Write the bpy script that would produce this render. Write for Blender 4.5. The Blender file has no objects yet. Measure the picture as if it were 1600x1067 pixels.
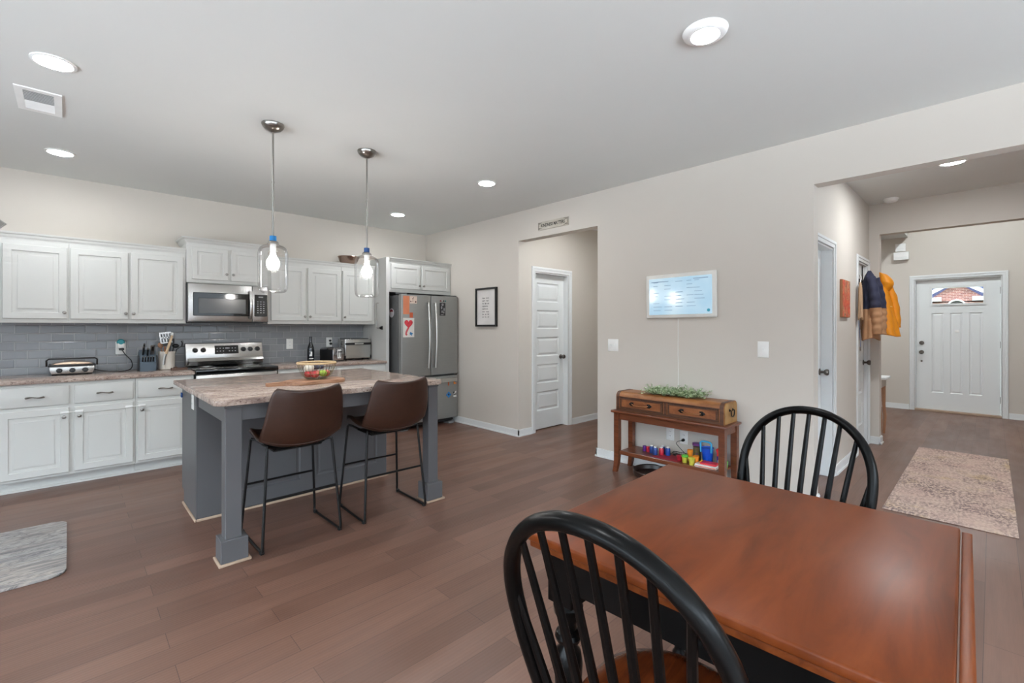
import bpy, bmesh, math, random
from mathutils import Vector, Matrix, noise as mnoise

R = math.radians
S = bpy.context.scene
COL = S.collection

# ------------------------------------------------------------------ camera, world, exposure
cam_data = bpy.data.cameras.new('camera')
cam_data.sensor_fit = 'HORIZONTAL'
cam_data.sensor_width = 36.0
cam_data.lens = 36.0 * 720.25 / 1600.0
cam_data.shift_y = -22.5 / 1600.0
cam_data.clip_start = 0.02
cam = bpy.data.objects.new('camera', cam_data)
COL.objects.link(cam)
cam.location = (0.0, 0.0, 1.335)
cam.rotation_euler = (R(90), 0.0, R(-43.835))
S.camera = cam

S.view_settings.view_transform = 'Standard'
S.view_settings.look = 'None'
S.view_settings.gamma = 1.0
S.view_settings.use_curve_mapping = False
S.view_settings.exposure = 0.22

world = bpy.data.worlds.new('world')
S.world = world
world.use_nodes = True
wn = world.node_tree.nodes
# sky ramp shaped to light ceiling and floor: bright above and below, dim horizon
_tc = wn.new('ShaderNodeTexCoord'); _sp = wn.new('ShaderNodeSeparateXYZ'); _mr = wn.new('ShaderNodeMapRange'); _rp = wn.new('ShaderNodeValToRGB')
world.node_tree.links.new(_tc.outputs['Generated'], _sp.inputs[0])
world.node_tree.links.new(_sp.outputs['Z'], _mr.inputs['Value'])
_mr.inputs['From Min'].default_value = -1.0; _mr.inputs['From Max'].default_value = 1.0
world.node_tree.links.new(_mr.outputs[0], _rp.inputs['Fac'])
_e = _rp.color_ramp.elements
_e[0].position = 0.0; _e[0].color = (0.86, 0.95, 1.0, 1)
_e[1].position = 1.0; _e[1].color = (0.80, 0.92, 1.0, 1)
for _p, _c in ((0.36, (0.86, 0.95, 1.0, 1)), (0.44, (0.09, 0.098, 0.104, 1)), (0.54, (0.09, 0.10, 0.106, 1)), (0.66, (0.82, 0.93, 1.0, 1))):
    _n = _e.new(_p); _n.color = _c
world.node_tree.links.new(_rp.outputs['Color'], wn['Background'].inputs[0])
wn['Background'].inputs[1].default_value = 18.0

S.cycles.max_bounces = 10
S.cycles.diffuse_bounces = 6
S.cycles.glossy_bounces = 4
S.cycles.transparent_max_bounces = 16
S.cycles.sample_clamp_indirect = 6.0
S.cycles.caustics_reflective = False
S.cycles.caustics_refractive = False

DOWNLIGHT_POWER = 26.0
WINDOW_POWER = 1.0

def portal(name, loc, rot, sx, sy):
    ld = bpy.data.lights.new(name, 'AREA')
    ld.shape = 'RECTANGLE'; ld.size = sx; ld.size_y = sy
    ld.cycles.is_portal = True
    lo = bpy.data.objects.new(name, ld)
    COL.objects.link(lo); lo.location = loc; lo.rotation_euler = rot
    return lo
# sky portals in the windows of the two walls behind the camera
WIN_FRONT = [(-3.75, -1.55), (-1.25, 0.95), (1.25, 3.45)]
WIN_LEFT = [(-3.7, -1.5), (-1.2, 1.0), (1.3, 3.5)]
WZ0, WZ1 = 0.2, 2.5
for _a, _b in WIN_FRONT:
    portal('sky_portal', ((_a + _b) / 2, -4.14, (WZ0 + WZ1) / 2), (R(90), 0, R(180)), _b - _a, WZ1 - WZ0)
for _a, _b in WIN_LEFT:
    portal('sky_portal', (-4.14, (_a + _b) / 2, (WZ0 + WZ1) / 2), (R(90), 0, R(90)), _b - _a, WZ1 - WZ0)

# ------------------------------------------------------------------ geometry helpers
def lin(c):
    return tuple(((v / 255.0) / 12.92 if v / 255.0 <= 0.04045 else ((v / 255.0 + 0.055) / 1.055) ** 2.4) for v in c)

MI = Matrix.Identity(4)
def face_y(y=0.0):      # local (u right, v up, w towards the viewer) on a wall facing -Y
    return Matrix(((1, 0, 0, 0), (0, 0, -1, y), (0, 1, 0, 0), (0, 0, 0, 1)))
def face_x(x=0.0):      # the same on a wall facing -X: u = -y
    return Matrix(((0, 0, -1, x), (-1, 0, 0, 0), (0, 1, 0, 0), (0, 0, 0, 1)))
def xf(loc=(0, 0, 0), rz=0.0, rx=0.0, ry=0.0, sc=1.0):
    return Matrix.Translation(loc) @ Matrix.Rotation(rz, 4, 'Z') @ Matrix.Rotation(ry, 4, 'Y') @ Matrix.Rotation(rx, 4, 'X') @ Matrix.Scale(sc, 4)

ORG = {}

class MB:
    """collects shapes that become ONE mesh object"""
    def __init__(self, m=None):
        self.bm = bmesh.new(); self.m = m or MI; self.mi = 0
    def v(self, p):
        return self.bm.verts.new(self.m @ Vector(p))
    def f(self, vs):
        try:
            fc = self.bm.faces.new(vs)
        except ValueError:
            return None
        fc.material_index = self.mi
        return fc
    def box(self, x0, x1, y0, y1, z0, z1, bev=0.0, seg=2):
        x0, x1 = min(x0, x1), max(x0, x1); y0, y1 = min(y0, y1), max(y0, y1); z0, z1 = min(z0, z1), max(z0, z1)
        vs = [self.v(p) for p in ((x0, y0, z0), (x1, y0, z0), (x1, y1, z0), (x0, y1, z0), (x0, y0, z1), (x1, y0, z1), (x1, y1, z1), (x0, y1, z1))]
        fs = [self.f([vs[i] for i in q]) for q in ((3, 2, 1, 0), (4, 5, 6, 7), (0, 1, 5, 4), (1, 2, 6, 5), (2, 3, 7, 6), (3, 0, 4, 7))]
        if bev > 0:
            es = list({e for fc in fs for e in fc.edges})
            r = bmesh.ops.bevel(self.bm, geom=es, offset=bev, segments=seg, profile=0.5, affect='EDGES')
            for fc in r['faces']:
                fc.material_index = self.mi
        return self
    def prism(self, poly, axis, a0, a1, bev=0.0):
        def P(p, a):
            return {'x': (a, p[0], p[1]), 'y': (p[0], a, p[1]), 'z': (p[0], p[1], a)}[axis]
        A = [self.v(P(p, a0)) for p in poly]; B = [self.v(P(p, a1)) for p in poly]
        n = len(poly)
        fs = [self.f(A[::-1]), self.f(B)] + [self.f([A[i], A[(i + 1) % n], B[(i + 1) % n], B[i]]) for i in range(n)]
        fs = [q for q in fs if q]
        if bev > 0:
            es = [e for fc in fs[:2] for e in fc.edges]
            r = bmesh.ops.bevel(self.bm, geom=es, offset=bev, segments=2, profile=0.5, affect='EDGES')
            for fc in r['faces']:
                fc.material_index = self.mi
        return self
    def lathe(self, prof, c=(0, 0, 0), axis='z', seg=24, caps=True, squash=(1, 1)):
        rings = []
        for r, h in prof:
            ring = []
            for k in range(seg):
                a = 2 * math.pi * k / seg
                p, q = r * math.cos(a) * squash[0], r * math.sin(a) * squash[1]
                o = {'z': (p, q, h), 'y': (p, h, q), 'x': (h, p, q)}[axis]
                ring.append(self.v((c[0] + o[0], c[1] + o[1], c[2] + o[2])))
            rings.append(ring)
        for a, b in zip(rings[:-1], rings[1:]):
            for k in range(seg):
                self.f([a[k], a[(k + 1) % seg], b[(k + 1) % seg], b[k]])
        if caps:
            self.f(rings[0][::-1]); self.f(rings[-1])
        return self
    def cyl(self, p0, p1, r0, r1=None, seg=12, caps=True):
        return self.tube([p0, p1], [r0, r0 if r1 is None else r1], seg, caps=caps)
    def tube(self, pts, r, seg=8, closed=False, caps=True, flat=None):
        pts = [Vector(p) for p in pts]; n = len(pts)
        rs = r if isinstance(r, list) else [r] * n
        tang = []
        for i in range(n):
            a = pts[(i - 1) % n] if (closed or i > 0) else pts[i]
            b = pts[(i + 1) % n] if (closed or i < n - 1) else pts[i]
            t = (b - a)
            tang.append(t.normalized() if t.length > 1e-9 else Vector((0, 0, 1)))
        up = Vector((0, 0, 1)) if abs(tang[0].z) < 0.95 else Vector((1, 0, 0))
        nrm = (up - tang[0] * up.dot(tang[0])).normalized()
        rings = []
        for i in range(n):
            t = tang[i]
            if flat is not None:
                w = Vector(flat)
                nrm = (w - t * w.dot(t)).normalized()
            else:
                nrm = nrm - t * nrm.dot(t)
                nrm = nrm.normalized() if nrm.length > 1e-6 else t.orthogonal().normalized()
            bi = t.cross(nrm)
            ring = []
            ri = rs[i]
            ra, rb = ri if isinstance(ri, (tuple, list)) else (ri, ri)
            for k in range(seg):
                a = 2 * math.pi * (k + 0.5) / seg
                ring.append(self.v(pts[i] + nrm * (ra * math.cos(a)) + bi * (rb * math.sin(a))))
            rings.append(ring)
        m = n if closed else n - 1
        for i in range(m):
            a, b = rings[i], rings[(i + 1) % n]
            for k in range(seg):
                self.f([a[k], a[(k + 1) % seg], b[(k + 1) % seg], b[k]])
        if caps and not closed:
            self.f(rings[0][::-1]); self.f(rings[-1])
        return self
    def ball(self, c, r, sc=(1, 1, 1), seg=16):
        prof = [(max(r * math.sin(math.pi * i / (seg // 2)), 1e-4), -r * math.cos(math.pi * i / (seg // 2))) for i in range(seg // 2 + 1)]
        rings = []
        for rr, h in prof:
            rings.append([self.v((c[0] + rr * math.cos(2 * math.pi * k / seg) * sc[0], c[1] + rr * math.sin(2 * math.pi * k / seg) * sc[1], c[2] + h * sc[2])) for k in range(seg)])
        for a, b in zip(rings[:-1], rings[1:]):
            for k in range(seg):
                self.f([a[k], a[(k + 1) % seg], b[(k + 1) % seg], b[k]])
        return self
    def surf(self, fn, nu, nv, flip=False):
        g = [[self.v(fn(i / nu, j / nv)) for i in range(nu + 1)] for j in range(nv + 1)]
        for j in range(nv):
            for i in range(nu):
                q = [g[j][i], g[j][i + 1], g[j + 1][i + 1], g[j + 1][i]]
                self.f(q[::-1] if flip else q)
        return self
    def rings(self, u0, u1, v0, v1, prof):
        """nested rectangles (inset, w): a moulded panel"""
        rr = []
        for ins, w in prof:
            rr.append([self.v(p) for p in ((u0 + ins, v0 + ins, w), (u1 - ins, v0 + ins, w), (u1 - ins, v1 - ins, w), (u0 + ins, v1 - ins, w))])
        for a, b in zip(rr[:-1], rr[1:]):
            for k in range(4):
                self.f([a[k], a[(k + 1) % 4], b[(k + 1) % 4], b[k]])
        self.f(rr[-1])
        return self
    def leaf(self, u0, u1, v0, v1, t, panels, prof):
        """a flat board (front at w = t) whose panels are moulded by prof"""
        us = sorted({u0, u1} | {p[0] for p in panels} | {p[1] for p in panels})
        vs = sorted({v0, v1} | {p[2] for p in panels} | {p[3] for p in panels})
        for a, b in zip(us[:-1], us[1:]):
            for c, d in zip(vs[:-1], vs[1:]):
                mu, mv = (a + b) / 2, (c + d) / 2
                if any(p[0] < mu < p[1] and p[2] < mv < p[3] for p in panels):
                    continue
                self.f([self.v(q) for q in ((a, c, t), (b, c, t), (b, d, t), (a, d, t))])
        for p in panels:
            self.rings(p[0], p[1], p[2], p[3], [(i, t + w) for i, w in prof])
        e = 0.0
        for q in (((u0, v0, 0), (u1, v0, 0), (u1, v0, t), (u0, v0, t)), ((u1, v0, 0), (u1, v1, 0), (u1, v1, t), (u1, v0, t)),
                  ((u1, v1, 0), (u0, v1, 0), (u0, v1, t), (u1, v1, t)), ((u0, v1, 0), (u0, v0, 0), (u0, v0, t), (u0, v1, t)),
                  ((u0, v1, 0), (u1, v1, 0), (u1, v0, 0), (u0, v0, 0))):
            self.f([self.v(s) for s in q])
        return self
    def build(self, name, mats, parent=None, local=False, angle=35, merge=True):
        if merge:
            bmesh.ops.remove_doubles(self.bm, verts=self.bm.verts, dist=2e-5)
        bmesh.ops.recalc_face_normals(self.bm, faces=self.bm.faces)
        me = bpy.data.meshes.new(name)
        if parent is not None and not local:
            o = ORG.get(parent.name, Vector((0, 0, 0)))
            bmesh.ops.translate(self.bm, verts=self.bm.verts, vec=-o)
        self.bm.to_mesh(me); self.bm.free()
        for m in (mats if isinstance(mats, (list, tuple)) else [mats]):
            me.materials.append(m)
        if angle:
            for p in me.polygons:
                p.use_smooth = True
            me.set_sharp_from_angle(angle=R(angle))
        ob = bpy.data.objects.new(name, me)
        COL.objects.link(ob)
        if parent is not None:
            ob.parent = parent
            ORG[ob.name] = ORG.get(parent.name, Vector((0, 0, 0)))
        return ob

def tag(o, label=None, cat=None, group=None, kind=None):
    if label: o['label'] = label
    if cat: o['category'] = cat
    if group: o['group'] = group
    if kind: o['kind'] = kind
    return o
def thing(name, loc, label, cat, group=None, rz=0.0):
    o = bpy.data.objects.new(name, None)
    o.empty_display_size = 0.1
    COL.objects.link(o)
    o.location = loc; o.rotation_euler = (0, 0, rz)
    ORG[o.name] = Vector(loc)
    return tag(o, label, cat, group)
def struct(o):
    o['kind'] = 'structure'
    return o
def dup(root, loc=None, rz=None, label=None, group=None):
    r = root.copy(); COL.objects.link(r)
    if loc is not None: r.location = loc
    if rz is not None: r.rotation_euler = (0, 0, rz)
    if label: r['label'] = label
    if group: r['group'] = group
    for ch in list(root.children):
        c = ch.copy(); COL.objects.link(c); c.parent = r
        for g in list(ch.children):
            d = g.copy(); COL.objects.link(d); d.parent = c
    return r
def text_mesh(body, size, m, mat, parent, name, depth=0.001, align='CENTER', sx=1.0, bold=0.0, local=False):
    cu = bpy.data.curves.new(name, 'FONT')
    cu.body = body; cu.size = size; cu.extrude = depth; cu.align_x = align; cu.align_y = 'CENTER'; cu.offset = bold; cu.space_character = 1.06
    tmp = bpy.data.objects.new(name + '_src', cu)
    COL.objects.link(tmp)
    dg = bpy.context.evaluated_depsgraph_get()
    me = bpy.data.meshes.new_from_object(tmp.evaluated_get(dg))
    bpy.data.objects.remove(tmp); bpy.data.curves.remove(cu)
    o = ORG.get(parent.name, Vector((0, 0, 0))) if (parent is not None and not local) else Vector((0, 0, 0))
    me.transform(Matrix.Translation(-o) @ m @ Matrix.Diagonal((sx, 1, 1, 1)))
    me.materials.clear(); me.materials.append(mat)
    ob = bpy.data.objects.new(name, me); COL.objects.link(ob)
    if parent is not None:
        ob.parent = parent
    return ob
def arc(c, r, a0, a1, n, plane='xz'):
    out = []
    for i in range(n + 1):
        a = R(a0 + (a1 - a0) * i / n)
        p, q = r * math.cos(a), r * math.sin(a)
        out.append({'xz': (c[0] + p, c[1], c[2] + q), 'xy': (c[0] + p, c[1] + q, c[2]), 'yz': (c[0], c[1] + p, c[2] + q)}[plane])
    return out
def bez(p0, p1, p2, p3, n=10):
    p0, p1, p2, p3 = map(Vector, (p0, p1, p2, p3))
    return [p0 * (1 - t) ** 3 + p1 * 3 * t * (1 - t) ** 2 + p2 * 3 * t * t * (1 - t) + p3 * t ** 3 for t in [i / n for i in range(n + 1)]]
# ------------------------------------------------------------------ materials
class N:
    """small node-tree helper"""
    def __init__(self, name):
        self.mat = bpy.data.materials.new(name); self.mat.use_nodes = True
        self.t = self.mat.node_tree
        self.b = self.t.nodes['Principled BSDF']
        self.out = self.t.nodes['Material Output']
    def n(self, typ, **kw):
        nd = self.t.nodes.new(typ)
        for k, v in kw.items():
            if k.startswith('i_'):
                nd.inputs[k[2:].replace('_', ' ')].default_value = v
            else:
                setattr(nd, k, v)
        return nd
    def l(self, a, b):
        self.t.links.new(a, b)
    def coords(self, scale=(1, 1, 1), rot=(0, 0, 0), loc=(0, 0, 0)):
        tc = self.n('ShaderNodeTexCoord'); mp = self.n('ShaderNodeMapping')
        mp.inputs['Scale'].default_value = scale; mp.inputs['Rotation'].default_value = rot; mp.inputs['Location'].default_value = loc
        self.l(tc.outputs['Object'], mp.inputs['Vector'])
        return mp.outputs['Vector']
    def noise(self, vec, scale, detail=4, rough=0.55, dist=0.0):
        nd = self.n('ShaderNodeTexNoise'); nd.inputs['Scale'].default_value = scale; nd.inputs['Detail'].default_value = detail
        nd.inputs['Roughness'].default_value = rough; nd.inputs['Distortion'].default_value = dist
        if vec is not None: self.l(vec, nd.inputs['Vector'])
        return nd.outputs['Fac']
    def ramp(self, fac, stops):
        r = self.n('ShaderNodeValToRGB'); e = r.color_ramp.elements
        while len(e) < len(stops): e.new(0.5)
        for el, (p, c) in zip(e, stops):
            el.position = p; el.color = (*lin(c), 1) if max(c) > 2 else (*c, 1)
        self.l(fac, r.inputs['Fac'])
        return r.outputs['Color']
    def mix(self, fac, a, b, mode='MIX'):
        m = self.n('ShaderNodeMix', data_type='RGBA', blend_type=mode)
        for sock, val in ((m.inputs[0], fac), (m.inputs[6], a), (m.inputs[7], b)):
            if hasattr(val, 'is_output') or hasattr(val, 'links'): self.l(val, sock)
            elif isinstance(val, (int, float)): sock.default_value = val
            else: sock.default_value = (*lin(val), 1)
        return m.outputs[2]
    def bump(self, h, strength=0.2, dist=0.01):
        b = self.n('ShaderNodeBump'); b.inputs['Strength'].default_value = strength; b.inputs['Distance'].default_value = dist
        self.l(h, b.inputs['Height']); self.l(b.outputs['Normal'], self.b.inputs['Normal'])
        return b
    def set(self, **kw):
        for k, v in kw.items():
            k = k.replace('_', ' ').replace('Coat W', 'Coat W')
            s = self.b.inputs[k]
            if hasattr(v, 'links'): self.l(v, s)
            else: s.default_value = v
        return self.mat

def plain(name, rgb, rough=0.5, metal=0.0, spec=0.5, bump=0.0, bscale=40, coat=0.0, var=0.06):
    """a solid colour with a faint procedural unevenness"""
    n = N(name); v = n.coords()
    c = n.noise(v, 6.0 if bump == 0 else bscale * 0.3, 3)
    a = tuple(max(0, x * (1 - var)) for x in rgb); b = tuple(min(255, x * (1 + var)) for x in rgb)
    n.l(n.mix(c, a, b), n.b.inputs['Base Color'])
    n.set(Roughness=rough, Metallic=metal, Specular_IOR_Level=spec)
    if coat: n.set(Coat_Weight=coat, Coat_Roughness=0.08)
    if bump: n.bump(n.noise(v, bscale, 3), bump, 0.004)
    return n.mat

def wood(name, c0, c1, c2, axis='x', rough=0.35, scale=1.0, coat=0.0, stretch=9.0, bump=0.06):
    n = N(name)
    sc = {'x': (1, stretch, stretch), 'y': (stretch, 1, stretch), 'z': (stretch, stretch, 1)}[axis]
    v = n.coords(tuple(s * scale for s in sc))
    f = n.noise(v, 2.2, 6, 0.62, 0.6)
    g = n.noise(n.coords(tuple(scale * (0.8 if s == 1 else 2.4) for s in sc)), 1.3, 3)
    c = n.ramp(f, [(0.28, c0), (0.5, c1), (0.75, c2)])
    n.l(n.mix(n.ramp(g, [(0.3, (0.35,) * 3), (0.7, (0.0,) * 3)]), c, c0), n.b.inputs['Base Color'])
    n.set(Roughness=rough)
    if coat: n.set(Coat_Weight=coat, Coat_Roughness=0.12)
    n.bump(f, bump, 0.003)
    return n.mat

def paint(name, rgb, rough=0.85, tex=0.03):
    n = N(name); v = n.coords()
    c = n.noise(v, 1.2, 2)
    a = tuple(x * 0.985 for x in rgb); b = tuple(min(255, x * 1.015) for x in rgb)
    n.l(n.mix(c, a, b), n.b.inputs['Base Color'])
    n.set(Roughness=rough, Specular_IOR_Level=0.3)
    n.bump(n.noise(v, 220, 2), tex, 0.002)
    return n.mat

def emit(name, rgb, strength):
    n = N(name)
    n.set(Base_Color=(*lin(rgb), 1), Emission_Color=(*lin(rgb), 1), Emission_Strength=strength)
    return n.mat

def clear_glass(name, tint=(250, 252, 255), refl=1.0, rough=0.02):
    """thin clear glass: see-through, reflecting towards its edges"""
    n = N(name)
    tr = n.n('ShaderNodeBsdfTransparent'); tr.inputs[0].default_value = (*lin(tint), 1)
    gl = n.n('ShaderNodeBsdfGlossy'); gl.inputs['Roughness'].default_value = rough
    lw = n.n('ShaderNodeLayerWeight'); lw.inputs[0].default_value = 0.2
    mu = n.n('ShaderNodeMath', operation='MULTIPLY'); mu.inputs[1].default_value = refl
    n.l(lw.outputs['Fresnel'], mu.inputs[0])
    mx = n.n('ShaderNodeMixShader')
    n.l(mu.outputs[0], mx.inputs[0]); n.l(tr.outputs[0], mx.inputs[1]); n.l(gl.outputs[0], mx.inputs[2])
    n.l(mx.outputs[0], n.out.inputs['Surface'])
    return n.mat

M = {}
WALL = (203, 196, 187)
M['wall'] = paint('wall_paint', WALL)
M['ceiling'] = paint('ceiling_paint', (214, 215, 212), 0.95, 0.02)
M['trim'] = paint('trim_paint', (222, 224, 224), 0.35, 0.01)
M['door'] = paint('door_paint', (226, 229, 229), 0.4, 0.01)
M['cab'] = paint('cabinet_paint', (203, 203, 199), 0.35, 0.01)
M['lampwhite'] = plain('lamp_white', (238, 238, 236), 0.5)
M['plastic_white'] = plain('white_plastic', (236, 236, 233), 0.35)
M['black'] = plain('black_plastic', (20, 20, 21), 0.35)
M['rubber'] = plain('dark_rubber', (14, 14, 14), 0.7)
M['black_gloss'] = plain('black_glass', (9, 9, 10), 0.06, coat=0.5)
M['chrome'] = plain('satin_nickel', (150, 147, 142), 0.28, 1.0)
M['bronze'] = plain('dark_nickel', (110, 104, 98), 0.3, 1.0)
M['island'] = paint('grey_cabinet_paint', (90, 89, 91), 0.42, 0.02)
M['shoe'] = plain('bare_quarter_round', (172, 148, 128), 0.5)
M['glass_jar'] = clear_glass('clear_jar_glass', (255, 255, 255), refl=0.55)
M['glass_pane'] = clear_glass('window_pane_glass', refl=0.6)
M['bulb'] = emit('bulb_glow', (255, 250, 244), 110.0)
M['diffuser'] = emit('downlight_diffuser', (248, 252, 255), 185.0)
M['diffuser_hall_fill'] = emit('hall_fill_diffuser', (248, 252, 255), 290.0)  # glow of the added, unseen hall light
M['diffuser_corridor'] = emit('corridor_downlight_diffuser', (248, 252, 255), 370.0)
M['diffuser_foyer_fill'] = emit('foyer_fill_diffuser', (244, 251, 255), 400.0)  # stronger glow for the two added, unseen foyer lights
M['door_glass'] = clear_glass('view_dimming_glass', (212, 212, 214), refl=0.3)  # grey tint added to dim the bright view outside
M['blue_cap'] = plain('blue_tape', (20, 120, 185), 0.5)
M['navy_cap'] = plain('navy_tape', (28, 72, 130), 0.5)

# hand-scraped plank floor: planks run along X
def floor_mat():
    n = N('plank_floor')
    br = n.n('ShaderNodeTexBrick', offset=0.37, offset_frequency=2, squash=1.0)
    br.inputs['Scale'].default_value = 1.0
    br.inputs['Brick Width'].default_value = 1.05; br.inputs['Row Height'].default_value = 0.13
    br.inputs['Mortar Size'].default_value = 0.0013; br.inputs['Mortar Smooth'].default_value = 0.2; br.inputs['Bias'].default_value = 0.0
    br.inputs['Color1'].default_value = (*lin((118, 87, 73)), 1)
    br.inputs['Color2'].default_value = (*lin((98, 70, 58)), 1)
    br.inputs['Mortar'].default_value = (*lin((70, 49, 41)), 1)
    n.l(n.coords(loc=(20.31, 12.975, 0)), br.inputs['Vector'])
    g = n.noise(n.coords((0.9, 11, 1)), 2.2, 5, 0.6, 0.5)
    grain = n.ramp(g, [(0.25, (0.86,) * 3), (0.75, (1.08,) * 3)])
    c = n.mix(1.0, br.outputs['Color'], grain, 'MULTIPLY')
    fine = n.ramp(n.noise(n.coords((2.5, 90, 1)), 3, 3), [(0.3, (0.94,) * 3), (0.7, (1.04,) * 3)])
    c = n.mix(1.0, c, fine, 'MULTIPLY')
    n.l(c, n.b.inputs['Base Color'])
    rg = n.ramp(n.noise(n.coords((1, 4, 1)), 2, 2), [(0.3, (0.31,) * 3), (0.8, (0.42,) * 3)])
    n.l(rg, n.b.inputs['Roughness'])
    n.set(Specular_IOR_Level=0.45)
    # hand-scraped ridges run along the planks; the joints sink
    wv = n.n('ShaderNodeTexWave', wave_type='BANDS', bands_direction='Y', wave_profile='SIN')
    wv.inputs['Scale'].default_value = 19.0; wv.inputs['Distortion'].default_value = 2.2; wv.inputs['Detail'].default_value = 1.0; wv.inputs['Detail Scale'].default_value = 0.4
    n.l(n.coords((0.25, 1, 1)), wv.inputs['Vector'])
    inv = n.n('ShaderNodeMath', operation='MULTIPLY_ADD'); inv.inputs[1].default_value = -1.6
    n.l(br.outputs['Fac'], inv.inputs[0]); n.l(wv.outputs['Fac'], inv.inputs[2])
    n.bump(inv.outputs[0], 0.12, 0.0018)
    return n.mat
M['floor'] = floor_mat()

def tile_mat():
    n = N('subway_tile')
    tc = n.n('ShaderNodeTexCoord'); sp = n.n('ShaderNodeSeparateXYZ'); cb = n.n('ShaderNodeCombineXYZ')
    n.l(tc.outputs['Object'], sp.inputs[0])
    ax = n.n('ShaderNodeMath', operation='ADD'); ax.inputs[1].default_value = 10.116
    az = n.n('ShaderNodeMath', operation='ADD'); az.inputs[1].default_value = -0.891
    n.l(sp.outputs['X'], ax.inputs[0]); n.l(sp.outputs['Z'], az.inputs[0])
    n.l(ax.outputs[0], cb.inputs[0]); n.l(az.outputs[0], cb.inputs[1])
    br = n.n('ShaderNodeTexBrick', offset=0.5, offset_frequency=2)
    br.inputs['Scale'].default_value = 1.0
    br.inputs['Brick Width'].default_value = 0.155; br.inputs['Row Height'].default_value = 0.0772
    br.inputs['Mortar Size'].default_value = 0.0022; br.inputs['Mortar Smooth'].default_value = 0.1
    br.inputs['Color1'].default_value = (*lin((134, 136, 140)), 1); br.inputs['Color2'].default_value = (*lin((146, 148, 151)), 1)
    br.inputs['Mortar'].default_value = (*lin((164, 165, 166)), 1)
    n.l(cb.outputs[0], br.inputs['Vector'])
    n.l(br.outputs['Color'], n.b.inputs['Base Color'])
    r = n.n('ShaderNodeMapRange'); r.inputs['To Min'].default_value = 0.1; r.inputs['To Max'].default_value = 0.7
    n.l(br.outputs['Fac'], r.inputs['Value']); n.l(r.outputs[0], n.b.inputs['Roughness'])
    # the bevelled rim of each tile: a wider, softer copy of the joints
    b2 = n.n('ShaderNodeTexBrick', offset=0.5, offset_frequency=2)
    b2.inputs['Scale'].default_value = 1.0; b2.inputs['Brick Width'].default_value = 0.155; b2.inputs['Row Height'].default_value = 0.0772
    b2.inputs['Mortar Size'].default_value = 0.012; b2.inputs['Mortar Smooth'].default_value = 1.0
    n.l(cb.outputs[0], b2.inputs['Vector'])
    iv = n.n('ShaderNodeMath', operation='SUBTRACT'); iv.inputs[0].default_value = 1.0
    n.l(b2.outputs['Fac'], iv.inputs[1])
    n.bump(iv.outputs[0], 0.35, 0.004)
    return n.mat
M['tile'] = tile_mat()

def granite_mat():
    n = N('speckled_granite')
    v = n.coords((0.55, 1.5, 1.3))
    base = n.ramp(n.noise(v, 11, 9, 0.78, 0.5), [(0.30, (112, 94, 86)), (0.43, (150, 130, 120)), (0.56, (180, 162, 150)), (0.72, (204, 192, 182))])
    sp = n.ramp(n.noise(n.coords((0.7, 1.2, 1)), 95, 4, 0.75), [(0.38, (1, 1, 1)), (0.46, (0, 0, 0))])
    c = n.mix(sp, base, (104, 84, 76))
    sp2 = n.ramp(n.noise(n.coords((0.5, 1.4, 1)), 42, 6, 0.8, 0.3), [(0.58, (0, 0, 0)), (0.66, (1, 1, 1))])
    c = n.mix(sp2, c, (206, 196, 187))
    dk = n.ramp(n.noise(n.coords((0.6, 1.5, 1.2), loc=(3, 5, 1)), 20, 6, 0.75, 0.7), [(0.29, (1, 1, 1)), (0.35, (0, 0, 0))])
    c = n.mix(dk, c, (70, 50, 47))
    n.l(c, n.b.inputs['Base Color'])
    n.set(Roughness=0.16, Specular_IOR_Level=0.14)
    return n.mat
M['granite'] = granite_mat()

def steel_mat(name, rgb, axis='x', rough=0.26):
    n = N(name)
    sc = {'x': (1, 1, 90), 'z': (90, 90, 1)}[axis]
    f = n.noise(n.coords(sc), 6, 3)
    a = tuple(x * 0.93 for x in rgb); b = tuple(min(255, x * 1.06) for x in rgb)
    n.l(n.mix(f, a, b), n.b.inputs['Base Color'])
    n.set(Metallic=1.0, Roughness=rough)
    n.bump(f, 0.03, 0.001)
    return n.mat
M['steel'] = steel_mat('brushed_steel', (188, 186, 183))
M['fridge'] = steel_mat('slate_steel', (152, 152, 149), 'x', 0.42)
for _n in M['fridge'].node_tree.nodes:
    if _n.type == 'BSDF_PRINCIPLED': _n.inputs['Metallic'].default_value = 0.55
M['fridge_side'] = plain('fridge_side_paint', (96, 97, 97), 0.5)
M['handle_steel'] = steel_mat('handle_steel', (200, 199, 195), 'z', 0.3)

M['leather'] = plain('brown_leather', (56, 34, 24), 0.38, bump=0.12, bscale=120, var=0.16)
M['leather_dark'] = plain('shaded_seat_leather', (52, 32, 22), 0.5, bump=0.12, bscale=120, var=0.12)
M['iron'] = plain('black_iron', (28, 27, 27), 0.38, 0.6)
M['table_top'] = wood('cherry_table_top', (84, 38, 14), (112, 53, 21), (128, 65, 31), 'x', 0.34, 0.9, coat=0.0, stretch=5, bump=0.03)
[n for n in M['table_top'].node_tree.nodes if n.type == 'BSDF_PRINCIPLED'][0].inputs['Specular IOR Level'].default_value = 0.2
M['table_edge'] = wood('cherry_table_edge', (84, 40, 18), (116, 58, 27), (134, 72, 36), 'x', 0.34, 1.6)
[n for n in M['table_edge'].node_tree.nodes if n.type == 'BSDF_PRINCIPLED'][0].inputs['Specular IOR Level'].default_value = 0.14
M['chair_black'] = plain('worn_black_paint', (7, 7, 7), 0.28, spec=0.16, bump=0.04, bscale=60)
M['seat_wood'] = wood('chair_seat_wood', (70, 30, 12), (98, 45, 20), (120, 60, 28), 'x', 0.25, 2.0, coat=0.2)
M['console'] = wood('console_wood', (78, 38, 20), (108, 58, 34), (128, 72, 44), 'y', 0.32, 2.0, coat=0.15)
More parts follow.
